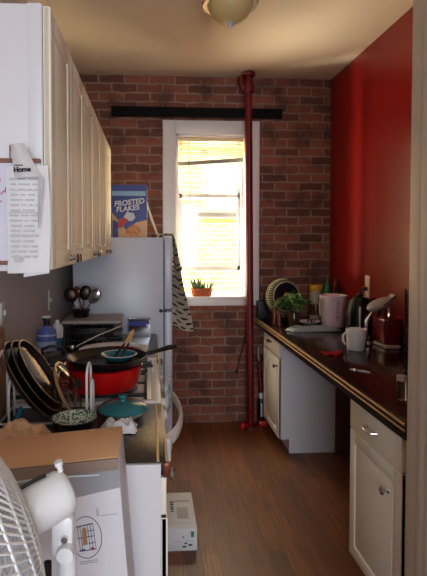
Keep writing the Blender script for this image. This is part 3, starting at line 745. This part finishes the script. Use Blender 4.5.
utensil('serving_spoon', 'dark brown spoon standing in the middle of the utensil pot', 'spoon', (-.455, 3.26, ub), (-.435, 3.26, ub+.11), (.040, .014, .050, UR), 'copper', 'bronze')
utensil('wooden_spoon', 'brown wooden spoon standing behind the dark ladle in the pot', 'spoon', (-.445, 3.28, ub), (-.475, 3.285, ub+.12), (.030, .011, .04, UR), 'copper', 'copper')
utensil('metal_spoon', 'shiny steel serving spoon, rightmost in the utensil pot', 'spoon', (-.442, 3.235, ub), (-.385, 3.228, ub+.095), (.038, .013, .054, UR), 'steel', 'chrome')
t = thing('long_ladle', 'long steel handled ladle resting slanted against the wire drying rack', 'ladle', (-.44, 2.93, Z+.03))
MB().tube([(0, 0, .0), (.12, .04, .055), (.27, .085, .108)], .006, 8).build('handle', 'chrome', t)
MB().lathe([(.04, 0), (.036, -.018), (.02, -.028), (0, -.0295), (0, -.026), (.02, -.025), (.033, -.016), (.037, 0)], 24, T(-.02, -.01, .0)).build('cup', 'steel', t)
for k, (z, l) in enumerate(((.107, 'upper black handled knife lying in the drying rack front'), (.052, 'lower black handled knife lying in the drying rack front'))):
    t = thing('knife', l, 'knife', (-.275, 3.065, Z+z), group='knives in the drying rack')
    MB().tube([(-.0, 0, 0), (.06, 0, .002), (.105, 0, .0)], [.009, .011, .007], 10).build('handle', 'black', t)
    MB().prism([(0, -.010), (0, .010), (-.12, .006), (-.15, -.008)], 'y', -.001, .001).build('blade', 'chrome', t)
# fruit container
t = thing('fruit_container', 'clear plastic tub of dark red fruit with blue label beside the fridge', 'container', (-.075, 3.40, Z+E))
b = MB(); x, y, h = .075, .05, .118
b.box(-x, x, -y, y, 0, .002); b.box(-x, -x+.002, -y, y, 0, h); b.box(x-.002, x, -y, y, 0, h); b.box(-x, x, -y, -y+.002, 0, h); b.box(-x, x, y-.002, y, 0, h); b.box(-x-.003, x+.003, -y-.003, y+.003, h, h+.006)
b.build('tub', 'clearplastic', t)
MB().box(-.068, .068, -.0445, .0445, .003, .078, .012).build('fruit', 'berries', t)
MB().box(-.071, .05, -.052, -.0502, .078, .108).build('label', 'labelblue', t)

# ------------------------------------------------------------------ cardboard box and floor carton
t = thing('cardboard_box', 'tall white carton with tan cardboard top and printed circle, front left', 'cardboard box', (-.497, 1.19, .001), (0, math.radians(-4.5), 0))
BW, BD, BH = .497, .205, 1.00
b = MB(); b.box(0, BW, 0, BD, 0, BH-.012, .002); b.build('carton', 'carton', t)
MB().box(.001, BW-.001, .004, BD, BH-.012, BH, .002).build('top_flap', 'kraft', t)
MB().box(.001, BW-.001, -.004, .003, BH-.030, BH-.002, .001).build('front_lip', 'lip', t)
b = MB(); b.prism([(.02, .94), (BW-.001, .945), (BW-.001, .972), (.02, .972)], 'y', -.0012, .0005); b.prism([(.18, .945), (.30, .9), (BW-.001, .925), (BW-.001, .947), (.18, .947)], 'y', -.0011, .0005)
b.build('parcel_tape', 'tape', t)
b = MB(); b.tube([(.05, -.004, BH-.03), (.2, -.006, BH-.034), (.32, -.004, BH-.031), (.45, -.006, BH-.036)], .0025, 6).build('torn_tape_edge', 'foil', t)
cx, cz = .405, .81
MB().tube([(cx+.037*cos(a), -.0006, cz+.052*sin(a)) for a in [2*PI*i/48 for i in range(48)]], .0009, 5, closed=True).build('printed_circle', 'bluegrey_ink', t)
b = MB()
def ln(x0, z0, x1, z1, r=.0007): b.tube([(cx+x0, -.0006, cz+z0), (cx+x1, -.0006, cz+z1)], r, 5)
ln(-.025, .028, .018, .033, .0016)
for x in (-.020, -.014, .004, .011, .018): ln(x, .029 if x < 0 else .031, x+.003, -.032)
for z, a in ((.015, .002), (.0, -.022), (-.016, .004)): ln(a, z, .020, z+.002, .001)
ln(-.02, -.033, .02, -.031, .0012); ln(-.016, -.031, -.006, -.029, .002)
for z in (-.060, -.065): ln(-.022, z, .022, z+.002, .0005)
ln(.03, .05, .03, .07, .0005); ln(.034, .05, .034, .07, .0005); ln(.04, .05, .08, .05, .0004)
b.build('printed_rack_drawing', 'bluegrey_ink', t)
MB().prism([(-.010, -.018), (.0015, -.018), (.001, .022), (-.004, .026), (-.009, .022)], 'y', -.0016, .0003, mtx=T(cx, 0, cz)).build('printed_tan_bottle', 'gold', t)
MB().ball((cx+.013, -.0006, cz-.029), .004, 8, sc=(1, .2, .8)).build('printed_red_pot', 'redpot', t)

t = thing('small_carton', 'small white carton lying on the wooden floor by the stove', 'carton', (.085, 2.43, .0005), (0, 0, .0))
MB().box(0, .150, 0, .36, 0, .115, .002).build('carton', 'paper', t)
MB().box(.055, .115, .09, .20, .1148, .1156).build('grey_panel_print', 'printgrey', t)
b = MB()
for k in range(5): b.box(.022, .040, .16+.022*k, .170+.022*k+.004*(k % 2), .1149, .1157)
b.build('printed_lettering', 'ink', t); b = MB(); b.box(.075, .095, -.0006, .0006, .018, .026); b.box(.105, .125, -.0006, .0006, .026, .034); b.box(.085, .10, -.0006, .0006, .036, .042)
b.build('printed_lettering', 'ink', t)
b = MB(); b.box(.02, .12, .05, .053, .1149, .1155); b.box(.02, .13, -.0005, .0006, .05, .052); b.box(.02, .13, .255, .275, .1149, .1155); b.build('fine_print', 'printgrey', t)
b = MB(); b.box(.118, .134, -.0006, .0006, .07, .10); b.box(.075, .083, -.0006, .0006, .068, .076); b.build('green_mark', 'greenprint', t)

# ------------------------------------------------------------------ pedestal fan
NF = Vector((-.85, -.47, -.26)).normalized()
t = thing('pedestal_fan', 'white pedestal fan in front of the tall white carton', 'fan', (0, 0, 0))
FC = Vector((-.274, .830, 1.070)); HM2 = AX(NF, FC); HM = AX(NF, FC+NF*.048)
RF = .236
def guard(name, z0, depth, r0, nsp):
    g = MB()
    def Pz(r): return z0+depth*(1-(r/RF)**2.8)
    for k in range(nsp):
        a = 2*PI*k/nsp
        pts = []
        for q in range(7):
            r = r0-.004+(RF-r0+.004)*q/6; pts.append((r*cos(a+.5*q/6), r*sin(a+.5*q/6), Pz(r)))
        g.tube(pts, .0023, 5)
    for r in (r0+(RF-r0)*f for f in (.0, .22, .44, .66, .86)):
        g.tube([(r*cos(2*PI*i/60), r*sin(2*PI*i/60), Pz(r)) for i in range(60)], .0027, 6, closed=True)
    g.lathe([(0, Pz(0)), (r0*.5, Pz(r0*.5)), (r0+.002, Pz(r0)), (r0+.002, Pz(r0)+.004*(1 if depth < 0 else -1)), (0, Pz(0)+.004*(1 if depth < 0 else -1))], 48)
    g.tube([(RF*cos(2*PI*i/60), RF*sin(2*PI*i/60), z0) for i in range(60)], .0055, 8, closed=True)
    return g.build(name, 'fanwhite', t, mtx=HM)
guard('rear_guard', -.010, -.104, .085, 84); guard('front_guard', .010, .045, .045, 72)
MB().lathe([(RF+.001, -.013), (RF+.006, -.012), (RF+.007, .012), (RF+.001, .013), (RF-.001, .012), (RF-.001, -.012)], 64).build('guard_band', 'fanwhite', t, mtx=HM)
for k in range(4):
    def bl(u, v, k=k):
        r = .03+.14*u; a = 2*PI*k/4+(v-.5)*(1.15-.2*u)+.3*u
        return (r*cos(a), r*sin(a), .022*(v-.5)*1.4)
    MB().sheet(bl, 8, 8, .003).build('blade', 'bladeshade', t, mtx=HM)  # near-black blade colour paints in the shade behind the guard slats
MB().lathe([(0, -.03), (.03, -.03), (.032, .02), (.02, .03), (0, .03)], 20).build('hub', 'fanwhite', t, mtx=HM)
MB().lathe([(0, -.068), (.038, -.068), (.042, -.073), (.043, -.085), (.042, -.132), (.036, -.145), (.026, -.150), (0, -.151)], 36).build('motor_housing', 'fanwhite', t, mtx=HM2)
mc = FC-NF*.112
UPF = (Vector((0, 0, 1))-NF*NF.z).normalized()
o = MB().cyl(mc-NF*.03+UPF*.040, mc-NF*.03+UPF*.054, .005).cyl(mc-NF*.03+UPF*.052, mc-NF*.03+UPF*.060, .0075).build('oscillation_knob', 'fanwhite', t)
MB().tube([FC-NF*.07+UPF*.047, FC-NF*.09+UPF*.048, FC-NF*.115+UPF*.047], .0035, 8).build('black_strip', 'black', t)  # black strip along the top of the motor housing
MB().tube([FC-NF*.085-UPF*.0455, FC-NF*.145-UPF*.042], .0025, 8).build('lower_seam', 'black', t)
mx, my = mc.x+.022, mc.y+.01
b = MB(); b.tube([(mx, my, mc.z-.045), (mx+.004, my, .985), (mx+.004, my, .90)], [.017, .0175, .018], 18); b.box(mx-.022, mx+.019, my-.02, my+.02, .995, mc.z-.03, .01)
b.build('neck', 'fanwhite', t)
MB().cyl((mx+.006, my-.019, 1.008), (mx+.006, my-.034, 1.008), .016, .0145).build('tilt_knob', 'fanwhite', t)
MB().cyl((mx+.004, my-.019, 1.032), (mx+.004, my-.027, 1.032), .006).build('tilt_screw', 'chrome', t)
MB().cyl((mx-.028, my-.012, .60), (mx-.028, my-.012, .985), .007, n=12).build('cord_guide', 'black', t)
MB().cyl((mx, my, .03), (mx, my, .92), .0145).build('pole', 'fanwhite', t)
MB().lathe([(0, 0), (.185, 0), (.19, .006), (.18, .018), (.06, .032), (.03, .05), (0, .05)], 40, T(mx, my, .0)).build('base', 'fanwhite', t)

# ------------------------------------------------------------------ right base run
def pull(parent, x, y, z, m='chrome', half=.045):
    MB().tube([(x, y-half, z), (x+-.022, y-half*.9, z), (x-.028, y-half*.4, z-.004), (x-.028, y+half*.4, z-.004), (x-.022, y+half*.9, z), (x, y+half, z)], [.008, .006, .0052, .0052, .006, .008], 10).ball((x, y-half, z), .010, 10, sc=(.4, 1, 1)).ball((x, y+half, z), .010, 10, sc=(.4, 1, 1)).build('pull_handle', m, parent)
def right_door(w, h):
    d = panel_door(w, h, .02); d.bm.transform(Matrix.Scale(-1, 4, (1, 0, 0))); bmesh.ops.reverse_faces(d.bm, faces=d.bm.faces[:]); return d
FX = .965
# far cabinet
t = thing('base_cabinet', 'white base cabinet with one drawer and door beside the red pipe', 'base cabinet', (0, 3.53, 0))
MB().prism([(1.025, 0), (1.025, .105), (FX, .105), (FX, .866), (1.372, .866), (1.372, 0)], 'y', 0, .008).build('side_panel', 'panel', t)
MB().prism([(1.035, 0), (1.035, .105), (FX, .105), (FX, .866), (1.372, .866), (1.372, 0)], 'y', .008, .495).build('carcass', 'cab', t)
o = MB().box(FX-.02, FX-.001, .004, .491, .71, .860, .003).build('drawer', 'cab', t); pull(o, FX-.02, .26, .79, 'bronze', .03)
o = right_door(.487, .588).build('door', 'cab', t); o.location = (FX-.001, .004, .112); knob(AX((-1, 0, 0), (-.02, .05, .53)), o, 'bronze')
# near cabinet
t = thing('base_cabinet', 'white base cabinet with chrome pull and knob next to the door casing', 'base cabinet', (0, 1.742, 0))
FX = .954
MB().prism([(1.025, 0), (1.025, .105), (FX, .105), (FX, .866), (1.55, .866), (1.55, 0)], 'y', 0, .475).build('carcass', 'cab', t)
o = MB().box(FX-.022, FX-.001, .003, .472, .700, .862, .004).build('drawer', 'cab', t); pull(o, FX-.022, .245, .772)
o = right_door(.469, .588).build('door', 'cab', t); o.location = (FX-.001, .003, .108); knob(AX((-1, 0, 0), (-.02, .10, .478)), o, 'chrome', 1.15)
# brown filler board
tag(MB().box(1.376, 1.54, 3.535, 3.56, 0, .866, .002).build('filler_board', 'darkwood'), 'dark brown upright board beside the far white cabinet', 'board')
tag(MB().box(1.378, 1.54, 3.523, 3.534, 0, .10, .002).build('plinth_board', 'darkwood'), 'low dark skirting strip at the foot of the brown board', 'board')
# counter
t = thing('countertop', 'long glossy dark red brown counter with gold edging on the right', 'countertop', (0, 0, 0))
MB().box(.925, XR-.001, 1.685, YB-.001, .8665, Z, .004).build('slab', 'counter', t)
MB().box(.912, .926, 1.683, YB-.002, .848, Z-.001, .003).build('front_edge', 'black', t)
for z, r in ((.9065, .0058), (.884, .0045)): MB().cyl((.912, 1.684, z), (.912, YB-.003, z), r, n=10).build('gold_strip', 'gold', t)

# ------------------------------------------------------------------ on the right counter
ZC = Z+E
t = thing('wall_outlet', 'almond wall outlet with a black plug on the red wall', 'outlet', (XR, 3.44, 0))
MB().box(-.007, 0, -.036, .036, 1.165, 1.325, .003).build('plate', 'outletp', t)
MB().box(-.04, -.007, -.014, .014, 1.215, 1.243, .005).tube([(-.035, 0, 1.229), (-.055, -.01, 1.227), (-.06, -.012, 1.19)], .004, 8).build('plug', 'black', t)

t = thing('storage_box', 'small black box at the far end of the dark counter by the pipe', 'box', (.955, 4.125, ZC))
MB().box(-.045, .045, -.06, .06, 0, .15, .006).build('case', 'black', t)
MB().box(-.038, .038, -.0625, -.060, .012, .138, .002).build('front_panel', 'iron', t)
# table fan
t = thing('table_fan', 'dark table fan with cream cage standing in the counter corner', 'fan', (1.10, 3.99, ZC))
TM = T(0, -.02, .206) @ Matrix.Rotation(.25, 4, 'Z') @ AX((0, -1, .08))
MB().lathe([(.118, -.045), (.13, -.045), (.139, -.03), (.139, .03), (.13, .035), (.125, .03)], 40).build('blade_shroud', 'fandark', t, mtx=TM)
b = MB()
for k in range(44):
    a = 2*PI*k/44; b.tube([(.118*cos(a), .118*sin(a), .045), (.137*cos(a), .137*sin(a), .030), (.143*cos(a), .143*sin(a), -.005), (.141*cos(a), .141*sin(a), -.04)], .0022, 5)
for r, z in ((.118, .045), (.143, -.005), (.141, -.04)): b.tube([(r*cos(2*PI*i/48), r*sin(2*PI*i/48), z) for i in range(48)], .003, 6, closed=True)
b.build('cage', 'cagecream', t, mtx=TM)
b = MB()
for r in (.05, .075, .10): b.tube([(r*cos(2*PI*i/40), r*sin(2*PI*i/40), .047) for i in range(40)], .002, 5, closed=True)
for k in range(16): a = 2*PI*k/16; b.tube([(.03*cos(a), .03*sin(a), .048), (.118*cos(a), .118*sin(a), .045)], .0016, 5)
b.build('front_grille', 'fandark', t, mtx=TM)
MB().lathe([(0, .046), (.028, .046), (.032, .052), (.022, .056), (0, .057)], 20).build('hub_cap', 'cagecream', t, mtx=TM)
MB().lathe([(0, -.04), (.11, -.04), (.11, -.036), (0, -.036)], 30).build('back_plate', 'fandark', t, mtx=TM)
for k in range(5):
    def bl(u, v, k=k):
        r = .025+.085*u; a = 2*PI*k/5+(v-.5)*1.0; return (r*cos(a), r*sin(a), .018*(v-.5))
    MB().sheet(bl, 6, 6, .003).build('blade', 'fandark', t, mtx=TM)
MB().lathe([(0, 0), (.08, 0), (.085, .008), (.06, .022), (.022, .03), (0, .03)], 28).cyl((0, 0, .025), (0, .02, .12), .016).build('stand', 'black', t)
MB().tube([(-.147, -.01, .20), (-.152, 0, .12), (-.10, .02, .05), (0, .01, .03)], .008, 8).build('yoke', 'black', t)
# bottles by the plant
for k, (x, y, r, h, l) in enumerate(((.982, 3.81, .020, .165, 'slim copper brown pepper mill left of the potted plant'), (1.000, 3.735, .019, .125, 'shorter copper brown mill just beside the potted plant'))):
    t = thing('pepper_mill', l, 'pepper mill', (x, y, ZC), group='brown mills by the plant')
    MB().lathe([(0, 0), (r, 0), (r*1.05, .006), (r*.7, h*.35), (r*.85, h*.62), (r*.6, h*.7), (0, h*.7)], 20).build('body', 'copper', t)
    MB().lathe([(0, h*.7), (r*.8, h*.7), (r*.95, h*.8), (r*.6, h*.93), (r*.3, h*.95), (r*.3, h), (0, h)], 20).build('cap', 'copper', t)
# potted plant
t = thing('potted_plant', 'leafy green houseplant in a brown glass jar on the dark counter', 'plant', (1.110, 3.715, ZC))
MB().lathe([(0, 0), (.040, 0), (.045, .006), (.047, .085), (.041, .10), (.043, .112), (.040, .114), (.037, .102), (0, .10)], 28).build('jar', 'amberjar', t)
def leaf(L, W, droop, m):
    """one arched leaf from the origin along +x"""
    def fn(u, v):
        x = L*u; w = W*sin(PI*min(1, u**.8))*(v-.5)*2
        return (x, w, .04*sin(PI*u*.8)-droop*u*u+abs(v-.5)*.4*W)
    return MB().sheet(fn, 8, 4, .0012)
random.seed(21)
for k in range(40):
    a = random.random()*2*PI; L = .085+.045*random.random(); el = .1+1.0*random.random()
    o = leaf(L, .021+.008*random.random(), .03+.045*random.random(), 0).build('leaf', 'leafpale' if k % 6 == 0 else 'leaf', t, angle=80)
    rr = .02+.05*random.random()
    px, py = rr*cos(a)*1.15, rr*sin(a)*.8
    o.matrix_local = T(px, py, .125+.06*random.random()) @ Matrix.Rotation(a, 4, 'Z') @ Matrix.Rotation(-el, 4, 'Y')
    MB().tube([(0, 0, 0), tuple(o.matrix_local.inverted() @ Vector((px*.15, py*.15, .10)))], .0016, 5).build('stem', 'leaf', o)
# jar with yellow lid
t = thing('snack_jar', 'tall labelled jar with yellow lid against the brick wall', 'jar', (1.374, 3.985, ZC))
MB().lathe([(0, 0), (.048, 0), (.051, .006), (.051, .235), (.046, .248), (0, .248)], 30).build('jar', 'jar_label', t)
MB().lathe([(.0515, .05), (.052, .052), (.052, .14), (.0515, .142)], 30).build('label_band', 'amberjar', t)
MB().lathe([(0, .248), (.050, .248), (.0525, .252), (.0525, .292), (.049, .298), (0, .299)], 30).build('lid', 'yellow', t)
t = thing('green_bottle', 'green squeeze bottle with pointed cap behind the pink pitcher', 'bottle', (1.450, 3.93, ZC))
MB().lathe([(0, 0), (.034, 0), (.036, .006), (.036, .20), (.030, .235), (.018, .255), (0, .255)], 24).build('bottle', 'green', t)
MB().lathe([(0, .255), (.020, .255), (.019, .28), (.008, .31), (.006, .352), (0, .354)], 20).build('cap', 'green', t)
MB().tube([(-.02, 0, .255), (-.045, 0, .26), (-.05, 0, .22)], .007, 8).build('spout', 'green', t)
t = thing('clear_bottle', 'clear glass bottle by the red wall behind the pink pitcher', 'bottle', (1.527, 3.93, ZC))
MB().lathe([(0, 0), (.034, 0), (.036, .006), (.036, .22), (.026, .29), (.020, .325), (.020, .35), (.017, .35), (.017, .325), (.022, .29), (.032, .22), (.032, .006), (0, .004)], 24).build('bottle', 'jarglass', t)
MB().lathe([(.0365, .04), (.037, .042), (.037, .18), (.0365, .182)], 24).build('label', 'cerealtan', t)
# pink pitcher
t = thing('pink_pitcher', 'large pale pink measuring pitcher in front of the jars', 'pitcher', (1.415, 3.70, ZC))
MB().lathe([(0, 0), (.080, 0), (.086, .006), (.104, .235), (.108, .242), (.104, .244), (.099, .236), (.081, .010), (0, .008)], 36).build('body', 'pink', t)
MB().tube([(-.099, -.02, .22), (-.118, -.03, .18), (-.115, -.03, .10), (-.088, -.02, .07)], .008, 10).build('handle', 'cagecream', t)
b = MB()
for k in range(9):
    z = .06+.018*k; r = .0862+(z-.006)/.229*.018+.0012
    b.box(-.004, .014+.01*(k % 2), -.0012, .0005, z, z+.005, mtx=T(-.008, -r, 0) @ T(0, 0, 0))
b.build('measure_marks', 'pinkmark', t)
# dish
t = thing('white_dish', 'small white dish with dark rings behind the grey bag', 'dish', (1.272, 3.83, ZC))
MB().lathe([(0, 0), (.055, 0), (.062, .004), (.085, .020), (.083, .023), (.06, .008), (0, .006)], 36).build('dish', 'mug', t)
b = MB()
for x, y in ((.0, -.01), (.034, .01)): b.tube([(x+.018*cos(2*PI*i/20), y+.018*sin(2*PI*i/20), .011+.012*(1+sin(2*PI*i/20+k)) ) for k in (1,) for i in range(20)], .0035, 6, closed=True)
b.build('dark_ring', 'black', t)
# grey bag
def gb(u, v):
    e = min(1, 5*min(u, 1-u), 5*min(v, 1-v))**.5
    return (1.012+.365*u+.02*sin(7*v), 3.465+.10*v+.02*u+.01*sin(6*u), ZC+.002+.036*e*(.75+.5*noise.noise(Vector((u*5, v*3, 2)))))
b = MB(); b.sheet(gb, 24, 10, .003); b.sheet(lambda u, v: (1.017+.355*u, 3.47+.09*v+.02*u, ZC+.0011), 4, 2, .001)
tag(b.build('plastic_pouch', 'greybag'), 'flat grey plastic pouch lying across the counter before the plant', 'pouch')
# kettle
t = thing('kettle', 'glossy black rounded kettle on the counter behind the white mug', 'kettle', (1.430, 3.26, ZC), scale=(1.05, 1.05, 1.06))
MB().lathe([(0, .018), (.078, .018), (.083, .03), (.084, .10), (.080, .17), (.068, .225), (.045, .258), (0, .268)], 40).build('body', 'black', t)
MB().lathe([(0, 0), (.080, 0), (.082, .004), (.080, .017), (0, .0175)], 36).build('power_base', 'iron', t)
MB().lathe([(0, .267), (.022, .264), (.024, .27), (.014, .284), (0, .287)], 20).build('lid_knob', 'black', t)
MB().tube([(.05, -.03, .235), (.09, -.03, .25), (.118, -.03, .22), (.122, -.03, .14), (.105, -.03, .07), (.082, -.02, .05)], .010, 10).build('handle', 'black', t)
MB().tube([(-.03, -.083, .06), (-.032, -.084, .12), (-.030, -.078, .17), (-.026, -.067, .205)], .006, 8).build('water_gauge', 'palelid', t)
MB().prism([(.078, .16), (.112, .215), (.100, .225), (.066, .205)], 'x', -.018, .018).build('spout', 'black', t)
# mug
t = thing('white_mug', 'white mug on the glossy counter in front of the kettle', 'mug', (1.238, 2.865, ZC), scale=(1, 1, .96))
MB().lathe([(0, .004), (.04, .0), (.048, .002), (.052, .010), (.0585, .10), (.0615, .132), (.0605, .134), (.058, .132), (.055, .10), (.048, .014), (0, .010)], 40).build('cup', 'mug', t)
a0 = Vector((-1, -.25, 0)).normalized()
MB().tube([a0*.057+Vector((0, 0, .105)), a0*.075+Vector((0, 0, .112)), a0*.091+Vector((0, 0, .10)), a0*.092+Vector((0, 0, .065)), a0*.078+Vector((0, 0, .045)), a0*.053+Vector((0, 0, .045))], .0075, 12).build('handle', 'mug', t)
# coffee machine
t = thing('coffee_machine', 'dark red countertop machine with curved chrome arm and pale lid', 'machine', (1.455, 2.94, ZC))
MB().box(-.022, .085, -.05, .11, .014, .185, .02, 3).build('body', 'darkred', t)
MB().box(-.028, .07, -.065, .10, 0, .020, .006).build('base_tray', 'palelid', t)
MB().tube([(-.085, .03, .015), (-.112, .03, .08), (-.108, .03, .16), (-.075, .03, .215), (-.02, .03, .235)], [.030, .026, .022, .022, .024], 14, flat=(0, 1, 0)).tube([(-.10, .012, .03), (-.122, .012, .09), (-.114, .012, .165), (-.075, .012, .222)], .008, 10).build('chrome_arm', 'chrome', t)
MB().ball((-.022, .03, .262), 1, 24, sc=(.088, .060, .036), mtx=Matrix.Rotation(-.38, 4, 'Y')).prism([(.03, .285), (.06, .325), (.064, .322), (.05, .262)], 'y', .0, .06).build('lid', 'palelid', t)
MB().box(.0, .04, .01, .07, .185, .245, .008).build('neck', 'jarglass', t)
MB().tube([(-.09, .03, .258), (-.02, -.032, .266), (.062, -.005, .318)], .0035, 8).build('lid_seam', 'bronze', t)
MB().box(.0, .05, -.054, -.050, .14, .152, .001).build('front_plate', 'chrome', t)
# black wire basket by the casing
t = thing('wire_basket', 'tall black wire rack partly hidden by the door casing', 'rack', (1.25, 1.98, ZC))
b = MB()
W, D, H = .29, .34, .42
for x in (0, W):
    for y in (0, D): b.tube([(x, y, 0), (x, y, H)], .005, 8)
for k in range(12):
    z = .02+.034*k; b.tube([(0, 0, z), (W, 0, z), (W, D, z), (0, D, z)], .0028, 6, closed=True)
b.build('wire_frame', 'iron', t)
MB().box(.006, W-.006, .006, D-.006, .15, .155).box(.006, W-.006, .006, D-.006, .02, .025).build('shelf', 'iron', t)
tag(MB().box(1.275, 1.515, 2.01, 2.29, .0252+ZC, .135+ZC, .01).build('storage_tin', 'black'), 'black tin on the lower shelf of the wire rack', 'tin')
t = thing('spice_jar', 'small clear glass jar at the counter edge by the casing', 'jar', (1.036, 1.945, ZC))
MB().lathe([(0, 0), (.018, 0), (.019, .004), (.019, .07), (.018, .078), (0, .078)], 20).build('jar', 'jarglass', t)
MB().lathe([(0, .078), (.0195, .078), (.020, .082), (.020, .098), (0, .1)], 20).build('lid', 'palelid', t)
# red wrapper and bottle opener
b = MB()
for k, (dx, dy) in enumerate(((0, 0), (.03, .035), (-.025, .03))):
    b.tube([(1.045+dx+.026*cos(2*PI*i/18)*(1+.2*sin(3*i+k)), 2.73+dy+.024*sin(2*PI*i/18), ZC+.006+.005*(1+sin(2*PI*i/9+k))) for i in range(18)], .005, 6, closed=True)
tag(b.build('red_ribbon', 'redplastic'), 'small heap of red ribbon on the counter left of the mug', 'ribbon')
t = thing('bottle_opener', 'small silver bottle opener lying on the counter in front of the mug', 'opener', (1.045, 2.38, ZC+.004), (0, 0, -.75))
MB().tube([(-.025+.016*cos(2*PI*i/20), .013*sin(2*PI*i/20), 0) for i in range(20)], .004, 8, closed=True).build('ring_head', 'chrome', t)
MB().tube([(-.009, 0, 0), (.02, .002, .001), (.055, 0, 0)], [.004, .006, .004], 8).build('handle', 'palelid', t)

# ------------------------------------------------------------------ camera
F, CX, CY = 490., 182., 258.
psi, th = math.atan(.065), math.atan(15/490.)
fw = Vector((sin(psi)*cos(th), cos(psi)*cos(th), -sin(th))); rt = Vector((cos(psi), -sin(psi), 0)); up = rt.cross(fw)
cam = bpy.data.cameras.new('camera'); co = bpy.data.objects.new('camera', cam); COL.objects.link(co)
mw = Matrix.Identity(4)
for i in range(3): mw[i][0] = rt[i]; mw[i][1] = up[i]; mw[i][2] = -fw[i]
mw[2][3] = 1.56; co.matrix_world = mw
cam.sensor_fit = 'HORIZONTAL'; cam.sensor_width = 36; cam.lens = F*36/427
cam.shift_x = (213.5-CX)/427; cam.shift_y = -(288-CY)/427; cam.clip_start = .05
S.camera = co

# ------------------------------------------------------------------ light
def area(name, loc, tgt, sx, sy, power, col):
    l = bpy.data.lights.new(name, 'AREA'); l.shape = 'RECTANGLE'; l.size = sx; l.size_y = sy; l.energy = power; l.color = col
    o = bpy.data.objects.new(name, l); COL.objects.link(o); o.location = loc
    o.rotation_euler = (Vector(tgt)-Vector(loc)).to_track_quat('-Z', 'Y').to_euler(); return o
area('rear_room_daylight', (.2, -2.26, 1.55), (.2, 2, 1.45), 1.7, 1.6, 44, (.86, .92, 1))
area('yard_sky_fill', (.55, 5.3, 3.7), (.55, 3.6, .9), 2.0, 1.2, 160, (1, .93, .8))  # added area lamp above the window, warm fill standing in for sky light
area('yard_bounce_fill', (-.55, 5.7, .1), (.9, 3.6, 1.9), 1.6, 1.6, 385, (1, .88, .68))  # added unseen lamp, stands in for sunlight bounced off the yard
area('right_yard_fill', (2.0, 5.4, 1.3), (-.27, 3.0, 1.9), .8, 1.4, 260, (1, .80, .48))  # added unseen lamp, warms the wall cabinet doors
area('side_yard_fill', (-.95, 5.15, .7), (1.5, 3.65, 1.7), .5, 1.2, 170, (1, .9, .72))  # extra unseen lamp, makes the bright stripe on the red wall
struct('ground_yard', MB().box(-8, 9, 4.46, 14, -.5, -.4), 'neighbour')
sun = bpy.data.lights.new('sun', 'SUN'); sun.energy = 12; sun.color = (1, .87, .62); sun.angle = .01
so = bpy.data.objects.new('sun', sun); COL.objects.link(so); so.rotation_euler = Vector((.6, .75, -.9)).to_track_quat('-Z', 'Y').to_euler()
wd = bpy.data.worlds.new('world'); S.world = wd; wd.use_nodes = True
bg = wd.node_tree.nodes['Background']; bg.inputs[0].default_value = (.80, .88, 1, 1); bg.inputs[1].default_value = 1.6

S.view_settings.view_transform = 'Standard'; S.view_settings.look = 'None'; S.view_settings.gamma = 1
S.view_settings.use_curve_mapping = False; S.view_settings.exposure = .65
S.cycles.use_denoising = True
S.cycles.max_bounces = 10; S.cycles.diffuse_bounces = 6; S.cycles.glossy_bounces = 4; S.cycles.transparent_max_bounces = 12
S.cycles.sample_clamp_indirect = 6
S.cycles.caustics_reflective = False; S.cycles.caustics_refractive = False
